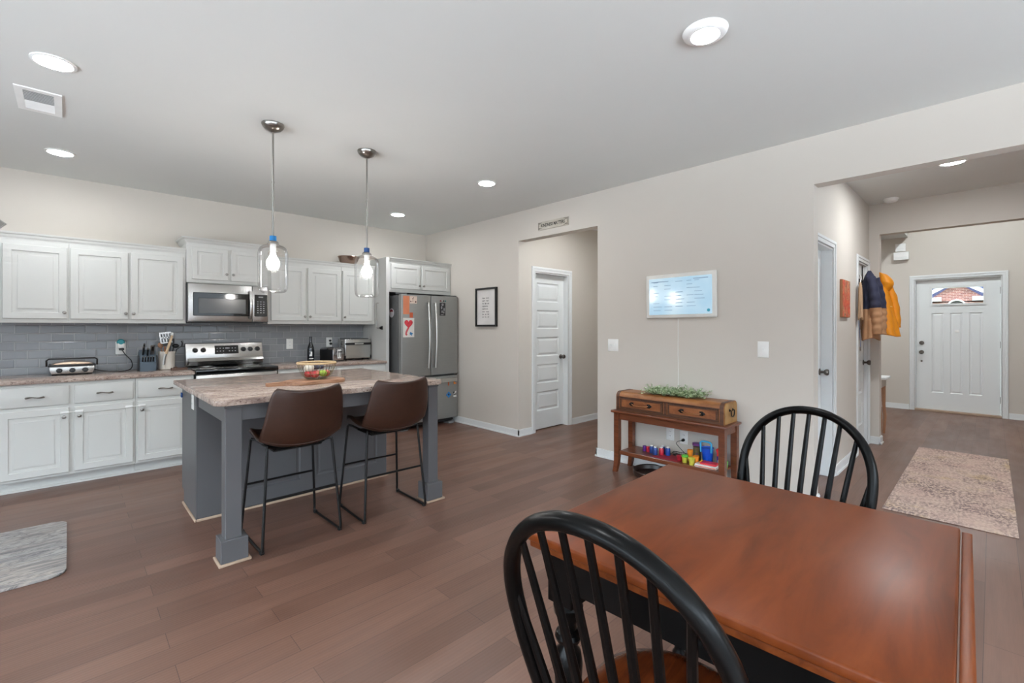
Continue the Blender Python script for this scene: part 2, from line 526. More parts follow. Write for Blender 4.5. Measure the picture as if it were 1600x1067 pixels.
M['trunk'] = wood('trunk_veneer', (112, 66, 32), (154, 98, 52), (178, 120, 68), 'y', 0.4, 2.4, stretch=3)
M['trunk_end'] = wood('trunk_end_veneer', (128, 88, 44), (164, 122, 68), (186, 146, 88), 'z', 0.45, 4.0, stretch=2)
M['trunk_band'] = wood('trunk_dark_band', (64, 36, 22), (86, 52, 34), (104, 66, 44), 'y', 0.45, 2.0)
M['trunk_drawer'] = wood('trunk_drawer_front', (96, 54, 30), (140, 84, 48), (172, 110, 66), 'y', 0.38, 3.0, stretch=2)
M['board'] = wood('cutting_board_wood', (132, 92, 66), (170, 126, 96), (192, 150, 120), 'x', 0.5, 2.0)
# ------------------------------------------------------------------ the room shell
XW, YB, ZC = 3.95, 6.025, 2.74          # right wall, kitchen wall, ceiling
def slab(name, mat, *boxes, angle=None):
    b = MB()
    for q in boxes: b.box(*q)
    return struct(b.build(name, mat, merge=False, angle=angle))

slab('floor', M['floor'], (-4.12, 10.0, -4.12, 6.2, -0.08, 0.0))
slab('ceiling', M['ceiling'], (-4.12, XW + 0.12, -4.12, 6.2, ZC, ZC + 0.1))
slab('ceiling_hall', M['ceiling'], (XW + 0.12, 6.1, 2.6, 4.2, ZC, ZC + 0.1))
slab('ceiling_corridor', M['ceiling'], (XW + 0.12, 6.78, -1.85, 1.2, ZC, ZC + 0.1))
slab('ceiling_foyer', M['ceiling'], (6.78, 10.0, -1.85, 0.99, 3.7, 3.8), (6.78, 10.0, 0.99, 2.7, 2.80, 2.9), (6.78, 10.0, 0.95, 0.99, 2.80, 3.7))

slab('wall_back', M['wall'], (-4.12, XW + 0.12, YB, YB + 0.12, 0, ZC))
# wall on the right with the hall opening and the wide opening to the entry
slab('wall_right', M['wall'], (XW, XW + 0.12, 4.0, YB, 0, ZC), (XW, XW + 0.12, 2.833, 4.0, 2.385, ZC),
     (XW, XW + 0.12, 0.909, 2.833, 0, ZC), (XW, XW + 0.12, -1.75, 0.909, 2.385, ZC), (XW, XW + 0.12, -4.12, -1.75, 0, ZC))
# walls behind the camera, with windows
def wall_with_windows(name, axis, at, lo, hi, wins):
    bs = []
    def B(a, b, z0, z1):
        bs.append((a, b, at - 0.12, at, z0, z1) if axis == 'y' else (at - 0.12, at, a, b, z0, z1))
    p = lo
    for a, b in wins:
        B(p, a, 0, ZC); B(a, b, 0, WZ0); B(a, b, WZ1, ZC); p = b
    B(p, hi, 0, ZC)
    return slab(name, M['wall'], *bs)
wall_with_windows('wall_front', 'y', -4.0, -4.12, XW + 0.12, WIN_FRONT)
wall_with_windows('wall_left', 'x', -4.0, -4.0, YB, WIN_LEFT)
def window(name, axis, at, a, b):
    z0, z1 = WZ0, WZ1
    fr = MB()
    def B(mb, u0, u1, w0, w1, q0, q1):
        mb.box(u0, u1, w0, w1, q0, q1) if axis == 'y' else mb.box(w0, w1, u0, u1, q0, q1)
    for u0, u1, q0, q1 in ((a, a + .06, z0, z1), (b - .06, b, z0, z1), (a + .06, b - .06, z0, z0 + .06), (a + .06, b - .06, z1 - .06, z1), ((a + b) / 2 - .03, (a + b) / 2 + .03, z0 + .06, z1 - .06), (a + .06, (a + b) / 2 - .03, 1.33, 1.37), ((a + b) / 2 + .03, b - .06, 1.33, 1.37)):
        B(fr, u0, u1, at - .09, at - .03, q0, q1)
    o = struct(fr.build(name, M['trim'], angle=None))
    g = MB()
    B(g, a + .06, b - .06, at - .063, at - .057, z0 + .06, z1 - .06)
    g.build('pane', M['glass_pane'], o, angle=None)
for _k, (_a, _b) in enumerate(WIN_FRONT): window('window_%d' % (_k + 1), 'y', -4.0, _a, _b)
for _k, (_a, _b) in enumerate(WIN_LEFT): window('window_%d' % (_k + 4), 'x', -4.0, _a, _b)

# hall behind the narrow opening
HD0, HD1, DH = 4.245, 4.905, 2.035
slab('wall_hall', M['wall'], (XW + 0.12, HD0, 4.0, 4.14, 0, ZC), (HD0, HD1, 4.0, 4.14, DH, ZC), (HD1, 6.1, 4.0, 4.14, 0, ZC), (5.98, 6.1, 2.833, 4.0, 0, ZC), (XW + 0.12, 6.1, 2.713, 2.833, 0, ZC))
# entry corridor
YC = 0.985
DA0, DA1, DB0, DB1 = 4.15, 4.91, 6.00, 6.56
slab('wall_corridor', M['wall'], (XW + 0.12, DA0, YC, YC + 0.14, 0, ZC), (DA0, DA1, YC, YC + 0.14, DH, ZC), (DA1, DB0, YC, YC + 0.14, 0, ZC),
     (DB0, DB1, YC, YC + 0.14, DH, ZC), (DB1, 6.66, YC, YC + 0.14, 0, ZC), (6.66, 6.78, 0.89, YC + 0.14, 0, ZC), (6.66, 6.78, -1.85, 0.89, 2.39, 3.75), (6.66, 6.78, 0.89, YC + .14, ZC, 3.75))
slab('wall_corridor_right', M['wall'], (XW + 0.12, 9.97, -1.87, -1.75, 0, 3.82))
FD0, FD1 = -0.10, 0.865
slab('wall_foyer', M['wall'], (9.85, 9.99, FD1, 2.7, 0, 3.82), (9.85, 9.99, -1.75, FD0, 0, 3.82), (9.85, 9.99, FD0, FD1, 2.095, 3.82), (6.78, 9.85, 2.5, 2.62, 0, 2.8), (6.66, 6.78, YC + .14, 2.62, 0, 2.8))
slab('wall_room_behind', M['wall'], (4.07, 6.66, 2.59, 2.71, 0, ZC), (4.07, 6.66, 1.13, 1.2, 2.3, ZC))

# baseboards with their quarter-round
def baseboard(name, *runs):
    b = MB()
    for (x0, y0, x1, y1, nx, ny) in runs:
        for t, z0, z1 in ((0.014, 0.0, 0.074), (0.010, 0.074, 0.083), (0.024, 0.0, 0.016)):
            if nx: b.box(x0, x0 + nx * t, min(y0, y1), max(y0, y1), z0, z1)
            else: b.box(min(x0, x1), max(x0, x1), y0, y0 + ny * t, z0, z1)
    return struct(b.build(name, M['trim'], merge=False, angle=None))
baseboard('baseboard_right', (XW, 4.0 - .014, XW, YB, -1, 0), (XW, 0.909 - .014, XW, 2.833 + .014, -1, 0), (XW - .014, 0.909, XW + .12, 0.909, 0, -1), (XW - .014, 2.833, XW + .12, 2.833, 0, 1))
baseboard('baseboard_hall', (XW - .014, 4.0, HD0 - .07, 4.0, 0, -1), (HD1 + .07, 4.0, 5.98, 4.0, 0, -1), (5.98, 2.85, 5.98, 4.0, -1, 0))
baseboard('baseboard_corridor', (DA1 + .07, YC, DB0 - .07, YC, 0, -1), (6.66, 0.89, 6.66, YC, -1, 0), (6.646, 0.89, 6.79, 0.89, 0, -1))
baseboard('baseboard_foyer', (9.85, FD1 + .07, 9.85, 2.5, -1, 0), (9.85, -1.75, 9.85, FD0 - .07, -1, 0))
baseboard('baseboard_back', (-4.0, YB, -0.45, YB, 0, -1))

# ---- doors
PANEL5 = [(0.0, 0.0), (0.003, -0.004), (0.014, -0.012), (0.022, -0.012), (0.046, -0.003)]
def casing(m, parent, u0, u1, v1, w=0.066, depth=0.14):
    b = MB(m)
    for t, i0, i1 in ((0.012, 0.004, w), (0.018, w * .55, w - .004)):
        b.box(u0 - i1, u0 - i0, 0, v1 + i0, 0, t, .002, 1); b.box(u1 + i0, u1 + i1, 0, v1 + i0, 0, t, .002, 1)
        b.box(u0 - i1, u1 + i1, v1 + i0, v1 + i1, 0, t, .002, 1)
    c = b.build('casing', M['trim'], parent, angle=None, merge=False)
    j = MB(m)
    j.box(u0 - .004, u0 + .012, 0, v1, -depth, 0); j.box(u1 - .012, u1 + .004, 0, v1, -depth, 0); j.box(u0 + .012, u1 - .012, v1 - .012, v1 + .004, -depth, 0)
    j.build('jamb', M['trim'], parent, angle=None, merge=False)
def knob(m, parent, u, v, w0, mat='bronze'):
    b = MB(m)
    b.lathe([(.030, 0), (.030, .006), (.012, .010), (.011, .032), (.020, .038), (.028, .050), (.029, .060), (.022, .070), (.001, .073)], (u, v, w0), 'z', 20)
    k = b.build('door_knob', M[mat], parent)
    k['label'] = 'dark nickel round knob'
    return k
def five_panel(name, m, u0, u1, recess, knob_u, hinge_u=None):
    d = thing(name, (0, 0, 0), None, None); struct(d)
    ww = u1 - u0 - .024
    st = .10 if ww > .55 else .085
    a, b = u0 + .014, u1 - .014
    ps = []; z = .012 + .235
    for k in range(5):
        ps.append((a + st, b - st, z, z + .248)); z += .248 + .106
    mb = MB(m @ Matrix.Translation((0, 0, -recess - .035)))
    mb.leaf(a, b, .012, DH - .014, .035, ps, PANEL5)
    mb.build('door_leaf', M['door'], d, angle=20)
    casing(m, d, u0, u1, DH)
    knob(m, d, knob_u, .935, -recess)
    return d
d1 = five_panel('door_1', face_y(4.0), HD0, HD1, .075, HD1 - .075)
d1['label'] = 'white five-panel door in the narrow hall opening'
d2 = five_panel('door_2', face_y(YC), DA0, DA1, .085, DA1 - .07)
d2['label'] = 'white five-panel door nearest the wide opening'
d3 = five_panel('door_3', face_y(YC), DB0, DB1, .03, DB1 - .06)
d3['label'] = 'white five-panel closet door hung with children\'s coats'
for z in (.28, 1.02, 1.8):
    h = MB(face_y(YC)); h.box(DB0 + .002, DB0 + .012, z - .045, z + .045, -.032, -.022); h.build('hinge', M['chrome'], d3)

d4 = thing('door_4', (0, 0, 0), 'white craftsman front door with a small window on top', None); struct(d4)
mf = face_x(9.85)
L = lambda y: -y
mb = MB(mf @ Matrix.Translation((0, 0, -.05)))
g = (L(.661) - .02, L(.094) + .02, 1.685, 1.965)
ps = [(L(.668), L(.527), .30, 1.556), (L(.455), L(.312), .30, 1.556), (L(.243), L(.098), .30, 1.556)]
us = sorted({L(.850), L(-.085), g[0], g[1]} | {q for p in ps for q in p[:2]})
vs = [.03, .30, 1.556, g[2], g[3], 2.083]
for a, b in zip(us[:-1], us[1:]):
    for c, e in zip(vs[:-1], vs[1:]):
        mu, mv = (a + b) / 2, (c + e) / 2
        if any(p[0] < mu < p[1] and p[2] < mv < p[3] for p in ps + [g]): continue
        mb.f([mb.v(q) for q in ((a, c, 0), (b, c, 0), (b, e, 0), (a, e, 0))])
for p in ps:
    mb.rings(*p, [(0, 0), (.003, -.004), (.012, -.010), (.02, -.010), (.032, -.003)])
u0, u1 = us[0], us[-1]
for q in (((u0, .03, -.04), (u1, .03, -.04), (u1, .03, 0), (u0, .03, 0)), ((u0, .03, -.04), (u0, 2.083, -.04), (u0, 2.083, 0), (u0, .03, 0)), ((u1, .03, -.04), (u1, 2.083, -.04), (u1, 2.083, 0), (u1, .03, 0)), ((u0, 2.083, -.04), (u1, 2.083, -.04), (u1, 2.083, 0), (u0, 2.083, 0))):
    mb.f([mb.v(s) for s in q])
mb.build('door_leaf', M['door'], d4, angle=20)
casing(mf, d4, L(FD1), L(FD0), 2.095, .066)
b = MB(mf)
for q in ((L(FD1), L(FD1) + .03, 0, 2.095), (L(FD0) - .03, L(FD0), 0, 2.095), (L(FD1) + .03, L(FD0) - .03, 2.06, 2.095)): b.box(*q, -.125, -.092)
b.build('door_stop', M['trim'], d4, angle=None, merge=False)
b = MB(mf); b.box(L(FD1), L(FD0), 0, .028, -.14, .01, .003, 1)
b.build('threshold', M['shoe'], d4)
b = MB(mf @ Matrix.Translation((0, 0, -.05)))
for q in ((g[0] - .012, g[0] + .018, g[2] - .012, g[3] + .012), (g[1] - .018, g[1] + .012, g[2] - .012, g[3] + .012), (g[0] + .018, g[1] - .018, g[2] - .012, g[2] + .018), (g[0] + .018, g[1] - .018, g[3] - .018, g[3] + .012)):
    b.box(*q, -.04, .012)
wf = b.build('window_frame', M['trim'], d4, angle=None)
b = MB(mf); b.box(g[0] + .01, g[1] - .01, g[2] + .01, g[3] - .01, -.072, -.066)
b.build('glass', M['door_glass'], wf, angle=None)
knob(mf, d4, L(.786), .935, -.05, 'bronze')
b = MB(mf); b.lathe([(.03, 0), (.03, .012), (.022, .02), (.012, .02), (.012, .03), (.001, .031)], (L(.786), 1.083, -.05), 'z', 20)
b.build('deadbolt', M['bronze'], d4)
b = MB(mf); b.lathe([(.014, 0), (.012, .006), (.001, .007)], (L(.786), .79, -.05), 'z', 14); b.build('latch_button', M['bronze'], d4)
b = MB(mf); b.box(L(.40), L(.355), 1.25, 1.29, -.05, -.044, .004); b.build('door_hook', M['plastic_white'], d4)
for z in (.256, 1.072, 1.879):
    h = MB(mf); h.box(L(-.083), L(-.098), z - .05, z + .05, -.052, -.036, .003, 1); h.build('hinge', M['bronze'], d4)

# ---- backsplash on the kitchen wall
slab('trim_1', M['tile'], (-0.45, 2.93, YB - .006, YB, .88, 1.40))

# ---- what the little door window looks out on: the neighbours' brick gable
brick = N('brick_gable'); bt = brick.n('ShaderNodeTexBrick', offset=.5)
tc = brick.n('ShaderNodeTexCoord'); sp = brick.n('ShaderNodeSeparateXYZ'); cb = brick.n('ShaderNodeCombineXYZ')
brick.l(tc.outputs['Object'], sp.inputs[0]); brick.l(sp.outputs['Y'], cb.inputs[0]); brick.l(sp.outputs['Z'], cb.inputs[1]); brick.l(cb.outputs[0], bt.inputs['Vector'])
bt.inputs['Scale'].default_value = 1.0; bt.inputs['Brick Width'].default_value = .22; bt.inputs['Row Height'].default_value = .075; bt.inputs['Mortar Size'].default_value = .009
bt.inputs['Color1'].default_value = (*lin((150, 98, 88)), 1); bt.inputs['Color2'].default_value = (*lin((120, 76, 72)), 1); bt.inputs['Mortar'].default_value = (*lin((170, 150, 142)), 1)
brick.l(bt.outputs['Color'], brick.b.inputs['Base Color']); brick.set(Roughness=.9)
M['brick'] = brick.mat
M['shingle'] = plain('slate_shingle', (78, 84, 112), .9, bump=.3, bscale=20)
house = thing('house', (30, 1.15, 0), 'brick house with white gable boards seen through the front door window', 'house')
hx, hy = 30.0, 1.15
b = MB(); b.box(hx, hx + 3, hy - 3.2, hy + 3.2, 0, 2.55); b.prism([(hy - 1.15, 2.5), (hy + 1.15, 2.5), (hy, 3.42)], 'x', hx, hx + 3)
b.build('brick_wall', M['brick'], house, angle=None, merge=False)
b = MB()
for s in (-1, 1):
    b.prism([(hy + s * 1.55, 2.46), (hy + s * 1.55, 2.62), (hy, 3.62), (hy, 3.44)] if s > 0 else [(hy, 3.44), (hy, 3.62), (hy - 1.55, 2.62), (hy - 1.55, 2.46)], 'x', hx - .28, hx - .06)
    b.box(hx - .2, hx, hy + s * .52, hy + s * 1.5, 2.56, 2.74)
    b.box(hx - .12, hx, hy + s * 1.25, hy + s * 1.42, 0, 2.44)
b.build('gable_board', M['trim'], house, angle=None, merge=False)
b = MB(); b.prism([(hy - 4.5, 2.6), (hy + 4.5, 2.6), (hy + 3.4, 4.6), (hy - 3.4, 4.6)], 'x', hx + .3, hx + 3.5)
b.build('roof', M['shingle'], house, angle=None)
b = MB(); b.tube(arc((hx - .02, hy, 2.30), .30, 0, 180, 14, 'yz'), .035, 8)
b.build('arch_trim', M['trim'], house)
b = MB(); b.prism([(p[1], p[2]) for p in arc((hx, hy, 2.30), .27, 0, 180, 14, 'yz')] + [(hy - .27, 1.2), (hy + .27, 1.2)], 'x', hx - .02, hx + .01)
b.build('arch_window', M['black_gloss'], house, angle=None)
lawn = MB(); lawn.box(10.0, 45, -12, 12, -.12, -.06)
struct(lawn.build('ground_outside', plain('front_lawn', (96, 108, 72), .95, bump=.4, bscale=30), angle=None))
slab('roof', plain('roof_deck', (90, 90, 92), .9), (-4.3, 10.1, -4.3, 6.4, 3.82, 3.95))
slab('wall_outer_upper', M['wall'], (4.07, 9.99, 6.025, 6.145, 0, 3.82), (9.87, 9.99, 2.7, 6.025, 0, 3.82), (-4.12, 4.07, 6.025, 6.145, ZC, 3.82), (-4.12, -4.0, -4.12, 6.145, ZC, 3.82), (-4.12, 6.78, -4.12, -4.0, ZC, 3.82))
# ------------------------------------------------------------------ kitchen cabinets
RAISED = [(0.0, 0.0), (0.004, 0.0), (0.052, 0.0), (0.055, -0.009), (0.064, -0.010), (0.088, -0.004), (0.0885, -0.001)]
RAISED_S = [(0.0, 0.0), (0.004, 0.0), (0.045, 0.0), (0.048, -0.009), (0.056, -0.010), (0.076, -0.004), (0.0765, -0.001)]
SLAB = [(0.0, -0.004), (0.004, 0.0), (0.012, 0.0), (0.016, 0.001)]
def cab_knob(m, parent, u, v, w):
    b = MB(m)
    b.lathe([(.008, 0), (.006, .004), (.005, .012), (.011, .016), (.0145, .021), (.013, .026), (.004, .029), (.0005, .0295)], (u, v, w), 'z', 16)
    return b.build('knob', M['chrome'], parent)
def cab_pull(m, parent, u, v, w, ln=.10):
    b = MB(m)
    pts = [(u - ln / 2, v, w)] + [(u - ln / 2 + ln * t, v + .004 * math.sin(t * math.pi * 2), w + .018 + .006 * math.sin(t * math.pi)) for t in [i / 10 for i in range(11)]] + [(u + ln / 2, v, w)]
    b.tube(pts, [.0045] + [.004 + .0035 * abs(math.cos(i / 10 * math.pi)) ** 3 for i in range(11)] + [.0045], 8)
    return b.build('pull', M['bronze'], parent)
def front(m, parent, name, u0, u1, v0, v1, prof):
    b = MB(m)
    if prof is SLAB:
        b.box(u0, u1, v0, v1, 0, .016, .004, 2)
    else:
        b.box(u0, u1, v0, v1, 0, .012)
        b.rings(u0, u1, v0, v1, [(0, .012), (0.0, .016), (0.003, .019)] + [(i, .019 + w) for i, w in prof[2:]])
    return b.build(name, M['cab'], parent, angle=25, merge=False)
def crown(parent, x0, x1, yf, yb, z0, h, out, left=True, right=False):
    """crown moulding along the front (and round the ends) of an upper cabinet"""
    prof = [(0.0, 0.0), (0.10, 0.0), (0.14, 0.14), (0.42, 0.36), (0.60, 0.66), (0.86, 0.74), (0.90, 0.84), (1.0, 0.86), (1.0, 1.0), (-0.1, 1.0)]
    b = MB()
    for (oa, za), (ob, zb) in zip(prof[:-1], prof[1:]):
        ring = []
        for o, z in ((oa, za), (ob, zb)):
            xa = x0 - (out * o if left else 0); xb = x1 + (out * o if right else 0)
            r = []
            if left: r.append((xa, yb, z0 + h * z))
            r += [(xa, yf - out * o, z0 + h * z), (xb, yf - out * o, z0 + h * z)]
            if right: r.append((xb, yb, z0 + h * z))
            ring.append(r)
        for k in range(len(ring[0]) - 1):
            b.f([b.v(ring[0][k]), b.v(ring[0][k + 1]), b.v(ring[1][k + 1]), b.v(ring[1][k])])
    b.box(x0 + .001, x1 - .001, yf + .002, yb, z0, z0 + h * .9)
    return b.build('crown_molding', M['cab'], parent, angle=30, merge=False)
def upper(name, label, x0, x1, yf, z0, z1, doors, crn, yb=None, group=None):
    yb = YB - .004 if yb is None else yb
    t = thing(name, ((x0 + x1) / 2, (yf + yb) / 2, z0), label, 'cabinet', group)
    b = MB(); b.box(x0, x1, yf, yb - .001, z0, z1, .001, 1)
    b.build('cabinet_body', M['cab'], t, angle=None)
    m = face_y(yf)
    for (a, c, lo, hi, side, ks) in doors:
        d = front(m, t, 'door', a, c, lo, hi, RAISED if hi - lo > .45 else RAISED_S)
        cab_knob(m, d, c - .018 if side == 'R' else a + .018, lo + ks, .019)
    h, out, lft, rgt = crn
    crown(t, x0, x1, yf, yb, z1, h, out, lft, rgt)
    return t
upper('upper_cabinet', 'white single-door upper cabinet above the contact grill', -.425, -.004, 5.69, 1.372, 2.075, [(-.402, -.014, 1.408, 2.034, 'R', .055)], (.06, .022, False, False), group='white raised-panel upper cabinets')
upper('upper_cabinet', 'white double-door upper cabinet left of the microwave', -.003, .855, 5.69, 1.372, 2.075, [(.006, .402, 1.408, 2.038, 'R', .055), (.423, .832, 1.408, 2.044, 'L', .055)], (.06, .022, False, False), group='white raised-panel upper cabinets')
upper('upper_cabinet', 'short white upper cabinet with small doors over the microwave', .857, 1.617, 5.665, 1.792, 2.19, [(.902, 1.224, 1.828, 2.158, 'R', .065), (1.250, 1.572, 1.828, 2.158, 'L', .065)], (.062, .042, True, True), group='white raised-panel upper cabinets')
upper('upper_cabinet', 'white double-door upper cabinet right of the microwave', 1.62, 2.476, 5.69, 1.372, 2.085, [(1.654, 2.038, 1.41, 2.044, 'R', .05), (2.063, 2.464, 1.41, 2.044, 'L', .05)], (.06, .022, False, False), group='white raised-panel upper cabinets')
upper('upper_cabinet', 'white single-door upper cabinet above the toaster oven', 2.478, 2.928, 5.69, 1.372, 2.085, [(2.490, 2.89, 1.41, 2.044, 'L', .05)], (.06, .022, False, False), group='white raised-panel upper cabinets')
fc = upper('upper_cabinet', 'wide white two-door cabinet over the refrigerator', 2.975, 3.945, 5.385, 1.79, 2.185, [(2.995, 3.43, 1.838, 2.158, 'R', .05), (3.46, 3.91, 1.838, 2.158, 'L', .05)], (.052, .028, False, False), group='white raised-panel upper cabinets')
pn = thing('refrigerator_side_panel', (2.955, 5.7, 0), 'tall white end panel between the countertop and the refrigerator', 'panel')
b = MB(); b.box(2.932, 2.974, 5.385, YB - .004, 0, 2.236, .001, 1); b.build('panel_board', M['cab'], pn, angle=None)
b = MB(); b.box(2.9315, 2.9745, 5.384, YB - .003, 0, .09, .002, 1); b.build('panel_foot', M['cab'], pn, angle=None)

def base(name, label, x0, x1, yf, cols, group=None, toe=True):
    t = thing(name, ((x0 + x1) / 2, (yf + YB) / 2, 0), label, 'cabinet', group)
    b = MB(); b.box(x0, x1, yf, YB - .002, .098, .872)
    b.build('cabinet_body', M['cab'], t, angle=None)
    b = MB(); b.box(x0, x1, yf + .075, YB - .002, 0, .097); b.build('toe_kick', M['cab'], t, angle=None)
    b = MB(); b.box(x0, x1, yf + .060, yf + .0745, 0, .016); b.build('quarter_round', M['cab'], t, angle=None)
    m = face_y(yf)
    for (a, c, side) in cols:
        d = front(m, t, 'drawer', a, c, .690, .845, SLAB)
        cab_pull(m, d, (a + c) / 2, .765, .016)
        d = front(m, t, 'door', a, c, .120, .66, RAISED)
        cab_knob(m, d, c - .03 if side == 'R' else a + .03, .585, .019)
    return t
YF = 5.385
base('base_cabinet', 'white double base cabinet under the contact grill', -.425, .43, YF, [(-.402, -.002, 'R'), (.031, .416, 'L')], 'white base cabinets with drawers')
base('base_cabinet', 'white single base cabinet left of the stove', .432, .872, YF, [(.447, .852, 'L')], 'white base cabinets with drawers')
base('base_cabinet', 'white base cabinet under the toaster, right of the stove', 1.638, 2.28, YF, [(1.655, 1.95, 'R'), (1.968, 2.262, 'L')], 'white base cabinets with drawers')
base('base_cabinet', 'white base cabinet under the toaster oven beside the refrigerator panel', 2.282, 2.93, YF, [(2.30, 2.598, 'R'), (2.614, 2.912, 'L')], 'white base cabinets with drawers')
# child latches
for (xa, lb) in ((.015, 'white child latch bridging the two left base cabinet doors'), (.431, 'white child latch nearer the stove on the base cabinet doors')):
    t = thing('cabinet_latch', (xa, YF - .03, .62), lb, 'latch', 'child latches on base cabinets')
    for s in (-1, 1):
        b = MB(face_y(YF)); b.box(xa + s * .045 - .027, xa + s * .045 + .027, .613, .632, .0195, .028, .004, 2); b.build('latch_pad', M['plastic_white'], t)
    b = MB(face_y(YF)); b.box(xa - .03, xa + .03, .619, .626, .0285, .031, .001, 1); b.build('latch_strap', M['plastic_white'], t)

def counter(name, label, x0, x1):
    b = MB(); b.box(x0, x1, 5.355, YB - .007, .874, .905, .004, 2)
    o = b.build(name, M['granite']); return tag(o, label, 'countertop')
counter('countertop', 'speckled brown granite countertop left of the stove', -.44, .878)
counter('countertop', 'speckled brown granite countertop between stove and refrigerator panel', 1.632, 2.930)

# ------------------------------------------------------------------ microwave
t = thing('microwave', (1.237, 5.8, 1.385), 'stainless steel over-the-range microwave with black window', 'microwave')
b = MB(); b.box(.862, 1.612, 5.655, YB - .008, 1.385, 1.787, .003, 1); b.build('microwave_case', M['fridge_side'], t, angle=None)
m = face_y(5.655)
b = MB(m); b.box(.865, 1.447, 1.392, 1.784, 0, .03, .006, 2)
dr = b.build('microwave_door', M['steel'], t)
b = MB(m); b.box(.905, 1.437, 1.452, 1.692, .030, .034, .006, 1); wd = b.build('door_window', M['black_gloss'], dr)
b = MB(m); b.box(.950, 1.385, 1.477, 1.635, .0345, .036, .003, 1); b.build('window_screen', plain('window_screen', (74, 74, 74), .2, .4), dr)
b = MB(m); b.tube([(1.432, 1.425, .03)] + [(1.432 + .0, 1.425 + .30 * i / 12, .045 + .024 * math.sin(math.pi * i / 12)) for i in range(13)] + [(1.432, 1.725, .03)], (.016, .006), 10, flat=(1, 0, 0))
b.build('door_handle', M['steel'], dr)
b = MB(m); b.box(1.451, 1.610, 1.392, 1.784, 0, .03, .006, 2); cp = b.build('control_side', M['steel'], t)
b = MB(m); b.box(1.468, 1.598, 1.452, 1.692, .030, .033, .003, 1); b.build('keypad', M['black_gloss'], cp)
b = MB(m)
for r_ in range(6):
    for c_ in range(3):
        b.box(1.494 + c_ * .030, 1.510 + c_ * .030, 1.490 + r_ * .024, 1.498 + r_ * .024, .0335, .0342)
b.box(1.51, 1.555, 1.66, 1.672, .0335, .0342)
b.build('key_lettering', plain('key_print', (150, 150, 150), .5), cp, angle=None)
b = MB(); b.box(.90, 1.58, 5.70, 5.95, 1.377, 1.3845); b.build('vent_grille', M['black'], t, angle=None)

# ------------------------------------------------------------------ range
t = thing('range', (1.255, 5.7, 0), 'stainless steel electric range with black glass top and back controls', 'stove')
X0, X1 = .887, 1.627
b = MB(); b.box(X0, X1, 5.40, 5.995, .02, .875, .003, 1); b.build('range_body', M['fridge_side'], t, angle=None)
b = MB(); b.box(X0 - .004, X1 + .004, 5.345, 5.93, .876, .916, .006, 2); b.build('cooktop', M['black_gloss'], t)
for x, y, r_ in ((1.05, 5.52, .10), (1.45, 5.52, .085), (1.05, 5.78, .075), (1.45, 5.78, .10)):
    b = MB(); b.tube([(x + r_ * math.cos(a), y + r_ * math.sin(a), .9165) for a in [2 * math.pi * k / 32 for k in range(32)]], .0012, 4, closed=True)
    b.build('burner_ring', M['chrome'], t)
m = face_y(5.40)
b = MB(m); b.box(X0 + .003, X1 - .003, .22, .862, 0, .035, .006, 2); od = b.build('oven_door', M['steel'], t)
b = MB(m); b.box(X0 + .09, X1 - .09, .36, .70, .0355, .038, .004, 1); b.build('oven_window', M['black_gloss'], od)
b = MB(m); b.tube([(X0 + .06, .80, .035), (X0 + .06, .80, .075), (X1 - .06, .80, .075), (X1 - .06, .80, .035)], .011, 10); b.build('oven_handle', M['steel'], od)
b = MB(m); b.box(X0 + .003, X1 - .003, .03, .205, 0, .03, .005, 2); b.build('storage_drawer', M['steel'], t)
# backguard leans back
b = MB(); b.prism([(5.905, .918), (5.885, 1.00), (5.93, 1.155), (5.945, 1.163), (5.999, 1.163), (5.999, .918)], 'x', X0, X1, .004)
bg = b.build('backguard', M['steel'], t)
b = MB(); b.prism([(5.855, .925), (5.835, .97), (5.850, .995), (5.888, 1.003), (5.904, .925)], 'x', X0 + .012, X1 - .012, .003)
b.build('backguard_lip', M['steel'], bg)
mb_ = Matrix.Translation((0, 5.885, 1.00)) @ Matrix.Rotation(-math.atan2(.045, .155), 4, 'X') @ Matrix(((1, 0, 0, 0), (0, 0, -1, 0), (0, 1, 0, 0), (0, 0, 0, 1)))
b = MB(mb_); b.box(1.150, 1.380, .040, .135, .000, .003, .002, 1); cl = b.build('control_display', M['black_gloss'], bg)
b = MB(mb_)
for k in range(7):
    if k in (3,): continue
    for q in (.068, .100): b.box(1.168 + k * .029, 1.180 + k * .029, q, q + .008, .0032, .0036)
b.box(1.25, 1.285, .098, .112, .0032, .0036)
b.build('display_lettering', plain('display_print', (170, 172, 176), .5), bg, angle=None)
for x in (.970, 1.045, 1.430, 1.500, 1.575):
    b = MB(mb_); b.lathe([(.026, 0), (.026, .004), (.021, .006), (.019, .022), (.017, .026), (.0005, .027)], (x, .088, .0), 'z', 20)
    b.box(x - .003, x + .003, .072, .104, .026, .031, .001, 1)
    b.build('control_knob', M['black'], bg)

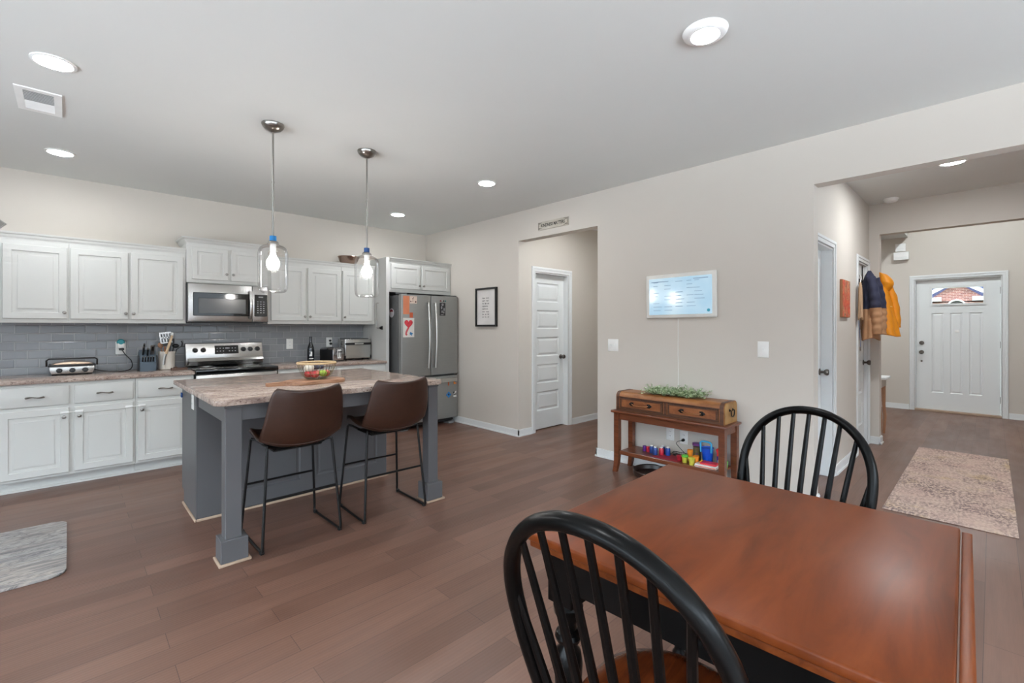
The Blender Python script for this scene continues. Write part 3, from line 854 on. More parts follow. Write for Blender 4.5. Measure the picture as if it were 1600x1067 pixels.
# ------------------------------------------------------------------ refrigerator
FX0, FX1, FY = 3.035, 3.925, 5.185
t = thing('refrigerator', (3.48, 5.55, 0), 'slate grey french-door refrigerator with bottom freezer drawer', 'refrigerator')
b = MB(); b.box(FX0, FX1, FY + .085, 5.98, .075, 1.745, .004, 1); b.build('refrigerator_body', M['fridge_side'], t, angle=None)
XM = 3.482
def fdoor(x0, x1, z0, z1, name):
    b = MB(); b.box(x0, x1, FY, FY + .078, z0, z1, .010, 3); return b.build(name, M['fridge'], t)
dl = fdoor(FX0, XM - .004, .690, 1.755, 'left_door'); dr_ = fdoor(XM + .004, FX1, .690, 1.755, 'right_door'); fz = fdoor(FX0, FX1, .085, .668, 'freezer_drawer')
for d, x in ((dl, XM - .055), (dr_, XM + .055)):
    b = MB(); pts = [(x, FY + .002, .795)] + [(x, FY - .030 - .030 * math.sin(math.pi * i / 14), .795 + .86 * i / 14) for i in range(15)] + [(x, FY + .002, 1.655)]
    b.tube(pts, (.014, .009), 10, flat=(1, 0, 0)); h = b.build('handle', M['handle_steel'], d)
b = MB(); b.box(FX0 + .04, FX1 - .04, FY - .045, FY - .001, .585, .640, .008, 2); b.build('drawer_handle', M['handle_steel'], fz)
b = MB(); b.box(FX0 + .02, FX1 - .02, FY + .09, FY + .12, .03, .0745); b.build('toe_grille', M['black'], t, angle=None)
for x in (FX0 + .06, FX1 - .09):
    b = MB(); b.box(x - .05, x + .05, FY + .02, FY + .16, 0, .03, .006, 2); b.build('foot', plain('grey_foot', (120, 120, 120), .5), t)
for x in (FX0 + .05, FX1 - .05):
    b = MB(); b.box(x - .05, x + .05, FY + .03, FY + .15, 1.757, 1.775, .004, 1); b.build('hinge_cover', M['fridge_side'], t)
# ------------------------------------------------------------------ kitchen island
t = thing('kitchen_island', (1.35, 3.6, 0), 'grey kitchen island with granite top and two square posts', 'kitchen island')
IX0, IX1, IY0, IY1, IZ = .578, 2.105, 2.955, 4.365, .925
# countertop with rounded near corners
def rrect(x0, x1, y0, y1, r, n=6, which=(1, 1, 1, 1)):
    pts = []
    for (cx, cy, a0, on) in ((x0 + r, y0 + r, 180, which[0]), (x1 - r, y0 + r, 270, which[1]), (x1 - r, y1 - r, 0, which[2]), (x0 + r, y1 - r, 90, which[3])):
        if on:
            pts += [(cx + r * math.cos(R(a0 + 90 * i / n)), cy + r * math.sin(R(a0 + 90 * i / n))) for i in range(n + 1)]
        else:
            pts.append((x0 if a0 in (180, 90) else x1, y0 if a0 in (180, 270) else y1))
    return pts
b = MB(); b.prism(rrect(IX0, IX1, IY0, IY1, .055, 8, (1, 1, 0, 0)), 'z', IZ - .032, IZ, .005)
b.build('countertop', M['granite'], t)
BX0, BX1, BY0, BY1 = .628, 2.06, 3.79, 4.33
b = MB(); b.box(BX0, BX1, BY0, BY1, .10, IZ - .033); b.box(BX0, BX1, BY0, BY1 - .075, 0, .10)
body = b.build('cabinet_body', M['island'], t, angle=None, merge=False)
m = face_y(BY0)
b = MB(m)
ps = [(BX0 + .25, 1.315, .135, .72), (1.44, BX1 - .09, .135, .72)]
b.leaf(BX0 + .002, BX1 - .002, .02, IZ - .034, .012, ps, [(0, 0), (.01, -.008), (.022, -.008), (.03, -.004)])
b.build('back_panel', M['island'], t, angle=20)
b = MB(); b.box(BX0 - .014, BX0 - .001, BY0 - .026, BY1 - .08, 0, .017, .004, 2); b.box(BX0, BX1, BY0 - .026, BY0 - .013, 0, .017, .004, 2); b.box(BX1 + .001, BX1 + .014, BY0 - .026, BY1 - .08, 0, .017, .004, 2)
b.build('quarter_round', M['shoe'], t)
# aprons under the overhang
b = MB(); b.box(.70, 1.985, 3.005, 3.03, .795, IZ - .033, .002, 1); b.build('apron', M['island'], t, angle=None)
for x in (.640, 2.022):
    b = MB(); b.box(x, x + .022, 3.07, BY0 - .013, .785, IZ - .033, .002, 1); b.build('apron', M['island'], t, angle=None)
for x in (.632, 1.985):
    b = MB(); b.box(x, x + .086, 2.99, 3.076, .13, IZ - .033, .004, 1)
    b.box(x - .004, x + .090, 2.986, 3.08, IZ - .05, IZ - .0335, .002, 1)
    po = b.build('post', M['island'], t, angle=30, merge=False)
    b = MB(); b.box(x - .024, x + .112, 2.965, 3.10, 0.002, .137, .003, 1); b.build('plinth', M['island'], po, angle=None)
    b = MB()
    for q in ((x - .038, x + .126, 2.951, 2.965), (x - .038, x - .024, 2.965, 3.10), (x + .112, x + .126, 2.965, 3.10)): b.box(*q, 0, .015, .004, 2)
    b.build('post_quarter_round', M['shoe'], po)

def plate(name, m, u, v, w, h, label, kind='toggle', n=1, mat='plastic_white'):
    t = thing(name, tuple((m @ Vector((u, v, 0)))), label, 'light switch' if kind == 'toggle' else 'outlet')
    b = MB(m); b.box(u - w / 2, u + w / 2, v - h / 2, v + h / 2, .0005, .006, .0025, 2)
    b.build('cover_plate', M[mat], t)
    for k in range(n):
        uu = u + (k - (n - 1) / 2) * .046
        if kind == 'toggle':
            b = MB(m); b.box(uu - .005, uu + .005, v - .012, v + .012, .0062, .009, .001, 1); b.box(uu - .004, uu + .004, v + .001, v + .010, .009, .018, .001, 1)
            b.build('toggle', M['lampwhite'], t)
        else:
            for s in (-1, 1):
                b = MB(m); b.lathe([(.017, 0.0062), (.017, .008), (.0005, .0081)], (uu, v + s * .02, 0), 'z', 18); rc = b.build('receptacle', M['lampwhite'], t)
                b = MB(m)
                for q in (-.006, .006): b.box(uu + q - .0012, uu + q + .0012, v + s * .02 - .001, v + s * .02 + .007, .0082, .0086)
                b.build('slots', M['black'], rc, angle=None)
    return t
mx = face_x(BX0)
plate('wall_outlet', mx, -3.885, .815, .075, .115, 'white outlet plate on the grey end of the island', 'outlet', 1)
plate('light_switch', face_x(XW), -2.641, 1.153, .122, .122, 'white double switch plate left of the wall calendar', 'toggle', 2)
plate('light_switch', face_x(XW), -1.250, 1.158, .083, .127, 'white single switch plate right of the wall calendar', 'toggle', 1)
plate('light_switch', face_x(9.85), -1.19, 1.27, .13, .12, 'white switch plate on the foyer wall behind the coats', 'toggle', 2)
plate('wall_outlet', face_y(YB - .006), .368, 1.128, .078, .125, 'white backsplash outlet with the teal plug-in', 'outlet', 1)
plate('wall_outlet', face_y(YB - .006), 1.965, 1.128, .078, .125, 'white backsplash outlet right of the stove', 'outlet', 1)
plate('wall_outlet', face_y(YB - .006), 2.455, 1.138, .078, .125, 'white backsplash outlet behind the toaster', 'outlet', 1)
plate('wall_outlet', face_x(XW), -1.90, .352, .075, .118, 'white wall outlet under the console table, with a plug', 'outlet', 1)
plate('wall_outlet', face_x(XW), -2.03, .365, .075, .118, 'white wall outlet under the console table, nothing plugged in', 'outlet', 1)

t = thing('blue_clip', (.62, 4.30, .80), 'tiny blue clip on the far left corner of the island', 'clip')
b = MB(mx); b.box(-4.322, -4.298, .795, .832, .0005, .012, .003, 1); b.build('clip_body', M['navy_cap'], t)
b = MB(mx); b.box(-4.318, -4.302, .815, .829, .0122, .016, .002, 1); b.build('clip_pad', M['plastic_white'], t)

# ------------------------------------------------------------------ counter stools
st = thing('counter_stool', (1.045, 3.17, 0), 'brown leather counter stool at the left end of the island', 'stool', 'leather counter stools at the island', rz=R(1.0))
def stool_pt(u, v):
    """u across -1..1, v from the front edge of the seat up to the top of the back; +y faces the island"""
    prof = [(.215, .640, .185), (.15, .640, .205), (.05, .622, .222), (-.06, .604, .230), (-.15, .600, .236), (-.225, .622, .240), (-.272, .69, .240), (-.300, .79, .230), (-.322, .90, .214), (-.337, .978, .196)]
    k = v * (len(prof) - 1); i = min(int(k), len(prof) - 2); f = k - i
    def cr(j):
        a, b_, c, d = (prof[max(0, min(len(prof) - 1, i + q))][j] for q in (-1, 0, 1, 2))
        return 0.5 * ((2 * b_) + (-a + c) * f + (2 * a - 5 * b_ + 4 * c - d) * f * f + (-a + 3 * b_ - 3 * c + d) * f ** 3)
    y, z, w = cr(0), cr(1), cr(2)
    # round the two top corners and the front ones
    e = 0.0
    if v > .90:
        q = (v - .90) / .10; w *= 1 - .10 * q * q * q
    if v < .08:
        w *= 1 - .10 * ((.08 - v) / .08) ** 2
    wrap = max(0.0, (v - .42) / .58)
    side = abs(u) ** 2.2
    rise = side * (.066 * min(1, v / .22) * max(0, min(1, (.78 - v) / .30)))
    fwd = .085 * side * min(1, wrap * 2.6) * (1 - .45 * wrap)
    topdip = -.022 * (1 - abs(u) ** 2) * max(0, (v - .8) / .2)
    return (w * math.copysign(abs(u) ** .92, u), y + fwd, z + max(0, rise) + topdip)
b = MB(); b.surf(lambda i, j: stool_pt(i * 2 - 1, j), 28, 36)
sh = b.build('seat_shell', [M['leather'], M['leather']], st, local=True, angle=80)
so = sh.modifiers.new('thickness', 'SOLIDIFY'); so.thickness = .022; so.offset = 0.0
sh['label'] = 'brown leather bucket seat and back'
pp = MB(); pp.tube([(p[0] * 1.0, p[1] - .012, p[2] - .004) for p in [stool_pt(-.97 + 1.94 * i / 24, .56) for i in range(25)]], .0035, 6)
pp.build('back_seam', M['leather'], sh, local=True)
b = MB(); b.box(-.15, .15, -.13, .10, .570, .582, .004, 1); b.build('under_plate', M['iron'], st, local=True)
for s in (-1, 1):
    fx, tx = .235, .195
    pts = [(s * .13, -.105, .574), (s * (tx - .03), -.150, .606)] + bez((s * tx, -.163, .615), (s * (tx + .003), -.167, .60), (s * (tx + .004), -.170, .57), (s * (tx + .006), -.172, .54), 5)
    pts += bez((s * fx, -.214, .05), (s * fx, -.217, .02), (s * fx, -.217, .012), (s * fx, -.190, .011), 5)
    pts += bez((s * fx, .190, .011), (s * fx, .217, .012), (s * fx, .217, .02), (s * fx, .213, .05), 5)
    pts += bez((s * (tx + .006), .165, .54), (s * (tx + .004), .163, .57), (s * (tx + .003), .160, .60), (s * tx, .155, .612), 5) + [(s * (tx - .03), .140, .600), (s * .13, .085, .574)]
    b = MB(); b.tube(pts, .0085, 8); lg = b.build('side_frame', M['iron'], st, local=True)
    for yy in (-.20, .20):
        b = MB(); b.box(s * fx - .012, s * fx + .012, yy - .012, yy + .012, 0, .022, .004, 1); b.build('foot_pad', M['rubber'], lg, local=True)
for yy, z in ((-.192, .305), (.190, .312)):
    k = .216
    b = MB(); b.cyl((-k, yy, z), (k, yy, z), .0075, seg=8); b.build('foot_rung', M['iron'], st, local=True)
dup(st, (1.682, 3.145, 0), R(-1.5), 'brown leather counter stool at the right end of the island')

# ------------------------------------------------------------------ dining table
TX0, TX1, TY0, TY1, TZ = -.4475, .4475, -.4435, .4435, .757
t = thing('dining_table', (1.3935, .494, 0), 'reddish wood drop-leaf dining table with a black turned-leg base', 'table', rz=R(1.6))
b = MB(); b.box(TX0, TX1, TY0, TY1, TZ - .024, TZ, .006, 3); b.build('tabletop', M['table_top'], t, local=True)
b = MB(); b.box(TX0 + .012, TX1 - .012, TY0 + .012, TY1 - .012, TZ - .046, TZ - .0245, .005, 2); b.build('lower_edge', M['table_edge'], t, local=True)
b = MB()
for q in ((TX0 + .10, TX1 - .10, TY1 - .075, TY1 - .053), (TX0 + .10, TX1 - .10, TY0 + .053, TY0 + .075), (TX0 + .053, TX0 + .075, TY0 + .10, TY1 - .10), (TX1 - .075, TX1 - .053, TY0 + .10, TY1 - .10)):
    b.box(*q, TZ - .15, TZ - .0465)
b.build('apron', M['chair_black'], t, local=True, angle=None)
LEGP = [(.017, 0), (.022, .012), (.027, .035), (.026, .05), (.019, .062), (.018, .075), (.023, .10), (.031, .20), (.038, .32), (.041, .385), (.036, .415), (.024, .43), (.022, .438), (.034, .446), (.038, .458), (.034, .470), (.023, .478), (.026, .50), (.040, .525), (.043, .545), (.036, .556), (.030, .558)]
for x in (TX0 + .09, TX1 - .09):
    for y in (TY0 + .09, TY1 - .09):
        b = MB(); b.lathe(LEGP, (x, y, 0), 'z', 24); b.box(x - .042, x + .042, y - .042, y + .042, .5585, TZ - .0465, .003, 1)
        b.build('leg', M['chair_black'], t, local=True, merge=False)
# the leaf that hangs down on the right: its far corner is rounded
ya, yb = TY0 - .024, TY0 - .003
pl = [(TX0, TZ - .004), (TX0, TZ - .27)] + [(TX0 + .05 - .05 * math.cos(R(90 * i / 6)), TZ - .27 - .05 * math.sin(R(90 * i / 6))) for i in range(1, 7)]
pl += [(TX1 - .05 + .05 * math.sin(R(90 * i / 6)), TZ - .32 + .05 - .05 * math.cos(R(90 * i / 6))) for i in range(0, 7)]
pl += [(TX1 - .025 + .025 * math.cos(R(90 * i / 6)), TZ - .029 + .025 * math.sin(R(90 * i / 6))) for i in range(0, 7)]
b = MB(); b.prism(pl, 'y', ya, yb, .004); b.build('drop_leaf', M['table_edge'], t, local=True)

# ------------------------------------------------------------------ bow-back chairs
def bow_pt(k, off=0.0):
    """k -1..1 along the bow from one end over the top to the other; chair faces +x, returns (x, y, z)"""
    W, Ht, z0, zs = .247 - off, 1.0 - off, .735, .447
    lean = .30
    a = abs(k); s = 1 if k > 0 else -1
    if a > .62:
        q = (a - .62) / .38; z = z0 + (zs - z0) * q; w = W * (1 - .17 * q * q)
    else:
        th = (1 - a / .62) * math.pi / 2; n = 2.15
        w = W * abs(math.cos(th)) ** (2 / n); z = z0 + (Ht - z0) * abs(math.sin(th)) ** (2 / n)
    return Vector((-lean * (z - .45), s * w, z))
def build_chair(name, loc, rz, label):
    c = thing(name, loc, label, 'chair', 'black bow-back chairs at the dining table', rz)
    # saddle seat
    def seat(i, j, z):
        a = 2 * math.pi * i
        rx, ry = .215, .218 - .02 * math.cos(a)
        ex = 2.5
        cx = math.copysign(abs(math.cos(a)) ** (2 / ex), math.cos(a)); cy = math.copysign(abs(math.sin(a)) ** (2 / ex), math.sin(a))
        dip = -.012 * max(0, 1 - j ** 2) if z > .44 else 0
        return (.19 + rx * cx * j, ry * cy * j * (1.0 + .06 * cx), z + dip)
    b = MB()
    b.surf(lambda i, j: seat(i, .001 + .93 * j, .455), 40, 8); 
    b.surf(lambda i, j: (lambda p, q: tuple(Vector(p).lerp(Vector(q), j)))(seat(i, .931, .455), seat(i, 1.0, .447)), 40, 2)
    b.surf(lambda i, j: (lambda p, q: tuple(Vector(p).lerp(Vector(q), j)))(seat(i, 1.0, .447), seat(i, .95, .418)), 40, 2)
    b.surf(lambda i, j: seat(i, .95 * (1 - j) + .001, .418), 40, 3)
    b.build('seat', M['seat_wood'], c, local=True, angle=50)
    b = MB(); b.tube([bow_pt(-1 + 2 * i / 72, .010) for i in range(73)], (.021, .0165), 12, flat=(1, 0, .3))
    b.build('bow', M['chair_black'], c, local=True, angle=50)
    for k in range(9):
        q = (k - 4) / 4
        y0 = q * .165; x0 = -.012 + .022 * (1 - q * q) * 0 - .0
        yt = q * .232
        # where the spindle meets the bow
        best = min((bow_pt(-1 + 2 * i / 400, .012) for i in range(401)), key=lambda p: abs(p.y - yt) + (0 if p.z > .66 else 9))
        b = MB(); p0 = Vector((x0, y0, .45)); p1 = best
        b.tube([p0, p0.lerp(p1, .3), p0.lerp(p1, .6), p1], [.0078, .0108, .0095, .0078], 8)
        b.build('spindle', M['chair_black'], c, local=True)
    LP = [(.012, 0), (.015, .02), (.020, .10), (.021, .16), (.013, .18), (.018, .19), (.013, .20), (.017, .23), (.022, .31), (.018, .37), (.012, .40)]
    for sx in (-1, 1):
        for sy in (-1, 1):
            top = Vector((.19 + sx * .13, sy * .135, .42)); ft = Vector((.19 + sx * .215, sy * .205, .0))
            b = MB(); d = top - ft
            pts = [ft + d * (h / .40) for r_, h in LP]
            b.tube(pts, [r_ for r_, h in LP], 12); b.build('leg', M['chair_black'], c, local=True)
    def legp(sx, sy, z):
        top = Vector((.19 + sx * .13, sy * .135, .42)); ft = Vector((.19 + sx * .215, sy * .205, .0)); return ft.lerp(top, z / .42)
    for sy in (-1, 1):
        a, e = legp(-1, sy, .17), legp(1, sy, .17)
        b = MB(); b.tube([a, a.lerp(e, .5), e], [.008, .014, .008], 8); b.build('stretcher', M['chair_black'], c, local=True)
    a = (legp(-1, -1, .17) + legp(1, -1, .17)) / 2; e = (legp(-1, 1, .17) + legp(1, 1, .17)) / 2
    b = MB(); b.tube([a, a.lerp(e, .5), e], [.008, .014, .008], 8); b.build('stretcher', M['chair_black'], c, local=True)
    return c
ch = build_chair('dining_chair', (.803, .490, 0), .039, 'black bow-back dining chair with its back to the island, seat showing')
dup(ch, (2.047, .547, 0), math.pi - .148, 'black bow-back dining chair beyond the table, in front of the entry opening')

# ------------------------------------------------------------------ rugs
n = N('faded_runner_rug')
v = n.coords(); base = n.ramp(n.noise(v, 3.2, 3), [(.3, (190, 162, 150)), (.55, (196, 172, 158)), (.7, (192, 166, 134))])
ln = n.ramp(n.noise(n.coords((1.5, 1.5, 1)), 14, 6, .7, 1.6), [(.40, (0, 0, 0)), (.47, (1, 1, 1)), (.53, (1, 1, 1)), (.60, (0, 0, 0))])
vo = n.n('ShaderNodeTexVoronoi', feature='DISTANCE_TO_EDGE'); vo.inputs['Scale'].default_value = 9.0; n.l(v, vo.inputs['Vector'])
ed = n.ramp(vo.outputs['Distance'], [(.02, (1, 1, 1)), (.07, (0, 0, 0))])
wear = n.ramp(n.noise(v, 2.4, 5, .7), [(.32, (.05,) * 3), (.6, (1.0,) * 3)])
brk = n.ramp(n.noise(n.coords((1, 2, 1)), 30, 4, .7), [(.42, (0, 0, 0)), (.55, (1, 1, 1))])
l2 = n.ramp(n.noise(n.coords((1, 1.6, 1), loc=(7, 2, 0)), 24, 5, .65, 2.0), [(.44, (0, 0, 0)), (.49, (1, 1, 1)), (.51, (1, 1, 1)), (.56, (0, 0, 0))])
mk = n.mix(1.0, n.mix(1.0, n.mix(1.0, n.mix(1.0, ln, ed, 'SCREEN'), l2, 'SCREEN'), brk, 'MULTIPLY'), wear, 'MULTIPLY')
c = n.mix(mk, base, (118, 101, 100))
n.l(c, n.b.inputs['Base Color']); n.set(Roughness=.95, Specular_IOR_Level=.1); n.bump(n.noise(v, 260, 2), .4, .004)
b = MB(); b.box(4.31, 6.80, -.118, .562, .001, .008, .003, 1)
tag(b.build('runner_rug', n.mat), 'faded pinkish beige patterned runner rug in the entry corridor', 'rug')
n = N('marble_print_mat')
w0 = n.noise(n.coords((1.0, 1.5, 1), (0, 0, R(-35))), 1.5, 3, .5, .6)
f1 = n.noise(n.coords((.8, 4.0, 1), (0, 0, R(-32))), 1.5, 8, .6, 1.8)
c = n.ramp(f1, [(.30, (76, 74, 74)), (.41, (128, 122, 118)), (.465, (176, 164, 154)), (.50, (132, 128, 126)), (.55, (190, 184, 178)), (.60, (140, 132, 126)), (.70, (198, 195, 192))])
c = n.mix(n.ramp(w0, [(.35, (0, 0, 0)), (.65, (.6,) * 3)]), c, (150, 152, 156))
vn = n.ramp(n.noise(n.coords((.7, 4, 1), (0, 0, R(-28)), (4, 2, 0)), 2.6, 7, .6, 2.8), [(.47, (0, 0, 0)), (.495, (.85,) * 3), (.505, (.85,) * 3), (.53, (0, 0, 0))])
c = n.mix(vn, c, (92, 90, 92))
n.l(c, n.b.inputs['Base Color']); n.set(Roughness=.5)
b = MB(); b.prism(rrect(-.93, -.012, 3.452, 4.412, .07, 6), 'z', .0005, .012, .004)
tag(b.build('kitchen_mat', n.mat), 'grey marble-print kitchen mat on the floor by the base cabinets', 'mat')
# ------------------------------------------------------------------ ceiling things
def downlight(x, y, z, label, r=.09, deep=False, dm='diffuser'):
    t = thing('recessed_light', (x, y, z), label, 'ceiling light', 'white round ceiling downlights')
    b = MB()
    if deep:
        b.lathe([(r + .004, z - .0005), (r, z - .012), (r * .86, z - .022), (r * .66, z - .024), (r * .62, z - .020), (r * .62, z - .0006)], (x, y, 0), 'z', 40, caps=False)
    else:
        b.lathe([(r, z - .0005), (r, z - .006), (r * .84, z - .009), (r * .80, z - .004), (r * .80, z - .0006)], (x, y, 0), 'z', 40, caps=False)
    b.build('trim_ring', M['lampwhite'], t)
    q = r * (.62 if deep else .80)
    b = MB(); b.lathe([(q - .001, z - (.019 if deep else .006)), (q - .001, z - (.017 if deep else .004))], (x, y, 0), 'z', 36)
    b.build('diffuser', M[dm], t)
downlight(2.18, .945, ZC, 'round ceiling downlight over the dining table', .098, True)
downlight(-.06, 3.446, ZC, 'round ceiling downlight nearest the ceiling vent', .092)
downlight(-.053, 5.19, ZC, 'round ceiling downlight above the contact grill end of the counter', .092)
downlight(2.955, 5.135, ZC, 'round ceiling downlight in front of the refrigerator', .092)
downlight(2.937, 3.415, ZC, 'round ceiling downlight nearest the narrow hall opening', .092)
downlight(5.41, .232, ZC, 'round ceiling downlight in the entry corridor', .095, False, 'diffuser_corridor')
# added fill lights, unseen: they brighten hall, foyer and main room
downlight(4.55, 3.1, ZC, 'added unseen fill light inside the narrow hall', .092, False, 'diffuser_hall_fill')
downlight(8.4, .2, 3.7, 'added unseen fill light high in the foyer', .13, False, 'diffuser_foyer_fill')
downlight(-.06, .945, ZC, 'added unseen fill light over the open end of the room', .092)
downlight(8.4, 1.75, 2.80, 'added unseen fill light in the low part of the foyer', .092, False, 'diffuser_foyer_fill')

t = thing('ceiling_vent', (-.133, 4.10, ZC), 'white rectangular ceiling vent with grey louvers', 'vent')
b = MB(); VX0, VX1, VY0, VY1 = -.235, -.033, 3.905, 4.30
for q in ((VX0, VX1, VY0, VY0 + .04), (VX0, VX1, VY1 - .04, VY1), (VX0, VX0 + .035, VY0 + .04, VY1 - .04), (VX1 - .035, VX1, VY0 + .04, VY1 - .04)):
    b.box(*q, ZC - .008, ZC - .0006)
b.build('vent_frame', M['lampwhite'], t, angle=None)
b = MB(); b.box(VX0 + .03, VX1 - .03, VY0 + .035, VY1 - .035, ZC - .003, ZC - .0007); b.build('vent_shade_sheet', plain('vent_shadow', (96, 96, 96), .7), t, angle=None)  # grey sheet stands in for the shade behind the louvers
b = MB()
for k in range(22):
    y = VY0 + .05 + k * .0138
    b.prism([(y, ZC - .0075), (y + .009, ZC - .0035), (y + .010, ZC - .0045), (y + .001, ZC - .0085)] if k < 12 else [(y + .010, ZC - .0075), (y + .001, ZC - .0035), (y, ZC - .0045), (y + .009, ZC - .0085)], 'x', VX0 + .034, VX1 - .034)
b.build('louvers', M['lampwhite'], t, angle=None)

t = thing('smoke_detector', (6.48, .765, ZC), 'white round smoke detector on the corridor ceiling', 'smoke detector')
b = MB(); b.lathe([(.068, ZC - .0006), (.068, ZC - .012), (.060, ZC - .016), (.058, ZC - .030), (.045, ZC - .040), (.001, ZC - .042)], (6.48, .765, 0), 'z', 32); b.build('housing', M['lampwhite'], t)
b = MB(); b.lathe([(.012, ZC - .0421), (.010, ZC - .045), (.001, ZC - .0455)], (6.48, .765, 0), 'z', 16); b.build('test_button', M['plastic_white'], t)

def pendant(x, y, cap, label):
    t = thing('pendant_light', (x, y, ZC), label, 'pendant lamp', 'glass jar pendant lamps over the island')
    b = MB(); b.lathe([(.072, ZC - .0006), (.072, ZC - .008), (.066, ZC - .022), (.050, ZC - .040), (.028, ZC - .050), (.014, ZC - .056), (.001, ZC - .057)], (x, y, 0), 'z', 36); b.build('canopy', M['chrome'], t)
    b = MB(); b.cyl((x, y, ZC - .055), (x, y, 1.955), .0065, seg=12); b.cyl((x, y, 2.33), (x, y, 2.345), .0085, seg=12); b.build('rod', M['chrome'], t)
    b = MB(); b.lathe([(.010, 1.968), (.021, 1.966), (.022, 1.962), (.022, 1.932), (.019, 1.930)], (x, y, 0), 'z', 20); b.build('collar', M[cap], t)['label'] = 'blue band at the top of the jar'
    b = MB(); b.lathe([(.020, 1.931), (.032, 1.928), (.037, 1.920), (.037, 1.915), (.020, 1.913)], (x, y, 0), 'z', 24); b.build('jar_cap', M['chrome'], t)
    b = MB(); b.lathe([(.019, 1.912), (.019, 1.862), (.014, 1.858)], (x, y, 0), 'z', 20); b.build('socket', M['lampwhite'], t)
    b = MB(); b.lathe([(.013, 1.857), (.016, 1.845), (.020, 1.828), (.032, 1.808), (.041, 1.786), (.041, 1.768), (.034, 1.746), (.018, 1.733), (.001, 1.730)], (x, y, 0), 'z', 24); b.build('bulb', M['bulb'], t)
    o = [(.036, 1.922), (.038, 1.908), (.046, 1.903), (.066, 1.897), (.082, 1.884), (.092, 1.862), (.095, 1.835), (.095, 1.63), (.093, 1.605), (.085, 1.585), (.068, 1.574), (.060, 1.574), (.050, 1.582), (.044, 1.597), (.001, 1.600)]
    b = MB(); b.lathe(o, (x, y, 0), 'z', 48, caps=False)
    b.build('glass_jar', M['glass_jar'], t, angle=60)
pendant(1.018, 3.452, 'blue_cap', 'clear glass jar pendant with light blue collar, over the left stool')
pendant(1.714, 3.460, 'navy_cap', 'clear glass jar pendant with dark blue collar, over the right stool')

# ------------------------------------------------------------------ on the right-hand wall
mw = face_x(XW)
ink = plain('black_ink', (34, 32, 30), .7)
t = thing('wall_sign', (XW, 3.44, 2.505), 'small weathered sign reading KINDNESS MATTERS above the narrow opening', 'sign')
b = MB(mw); b.box(-3.662, -3.212, 2.457, 2.549, .0005, .014, .002, 1)
b.build('sign_board', wood('weathered_board', (168, 160, 146), (190, 182, 168), (202, 196, 184), 'y', .8, 2.0), t)
b = MB(mw); A0, A1, Z0, Z1 = -3.657, -3.217, 2.462, 2.544
for u, s in ((A0, 1), (A1, -1)):
    b.box(u, u + s * .006, Z0, Z1, .0142, .015)
    for z, d in ((Z0, 1), (Z1, -1)):
        b.tube([(u + s * (.010 + .050 * q), z + d * (.006 + .012 * math.sin(q * 9) ** 2 * (1 - q)), .0148) for q in [i / 14 for i in range(15)]], (.0028, .0008), 6, flat=(0, 1, 0))
        b.tube(arc((u + s * .022, z + d * .012, 0), .009, 0, 330, 12, 'xy') if False else [(u + s * .022 + .009 * math.cos(a), z + d * .014 + .009 * math.sin(a), .0148) for a in [i * .5 for i in range(12)]], (.0026, .0008), 6, flat=(0, 0, 1))
b.build('corner_scrolls', plain('scroll_ink', (92, 86, 80), .8), t)
text_mesh('KINDNESS MATTERS', .050, mw @ Matrix.Translation((-3.437, 2.503, .0148)), ink, t, 'lettering', .0004, sx=.74, bold=.0014)

t = thing('framed_print', (XW, 4.585, 1.6), 'black framed print of handwritten lines beside the refrigerator', 'picture')
u0, u1, v0, v1 = -4.797, -4.378, 1.342, 1.850
b = MB(mw)
for q in ((u0, u1, v0, v0 + .024), (u0, u1, v1 - .024, v1), (u0, u0 + .024, v0 + .024, v1 - .024), (u1 - .024, u1, v0 + .024, v1 - .024)): b.box(*q, .0005, .03)
b.build('frame', M['black'], t, angle=None)
b = MB(mw); b.box(u0 + .022, u1 - .022, v0 + .022, v1 - .022, .002, .012); b.build('paper', plain('print_paper', (216, 212, 208), .25, coat=.6), t, angle=None)
random.seed(4)
b = MB(mw)
lines = [2, 2, 3, 1, 1, 2, 3, 3]
for k, wds in enumerate(lines):
    z = 1.715 - k * .0355; wtot = .155; x = (u0 + u1) / 2 - .005 - wtot / 2
    for w_ in range(wds):
        ww = wtot / wds * .78; pts = []
        for i in range(int(ww / .0035)):
            pts.append((x + i * .0035, z + (.007 + .006 * random.random()) * math.sin(i * 2.1 + random.random() * .6), .0124))
        b.tube(pts, (.0017, .0004), 4, flat=(0, 1, 0)); x += wtot / wds
b.build('handwriting', ink, t, angle=None)

t = thing('wall_calendar', (XW, 1.932, 1.617), 'white digital wall calendar with a pale blue screen', 'screen', None)
mc = mw @ Matrix.Translation((-1.932, 1.617, .004)) @ Matrix.Rotation(R(.4), 4, 'Z')
b = MB(mc); b.box(-.329, .329, -.201, .201, .0, .026, .012, 3); b.build('case', plain('calendar_case', (222, 220, 214), .4), t)
n = N('calendar_screen'); 
n.set(Base_Color=(*lin((30, 34, 40)), 1), Roughness=.12, Emission_Strength=.78)
g = n.noise(n.coords((1, 1.5, 1.5)), 3, 2)
n.l(n.ramp(g, [(.3, (178, 216, 240)), (.7, (206, 232, 246))]), n.b.inputs['Emission Color'])
b = MB(mc); b.box(-.292, .292, -.168, .164, .0255, .0275, .004, 1); sc_ = b.build('screen', n.mat, t)
b = MB(mc); random.seed(7)
cols = [-.26, -.15, -.045, .06, .13]
for k in range(9):
    z = .125 - k * .032
    for x in cols:
        if random.random() < .62:
            w_ = .04 + .05 * random.random(); b.box(x + .01, x + .01 + w_, z, z + .005, .0276, .0280)
b.box(.13, .26, .138, .146, .0276, .0280); b.box(-.27, -.10, .130, .137, .0276, .0280)
b.build('screen_print', emit('screen_print', (112, 134, 156), .5), sc_, angle=None)
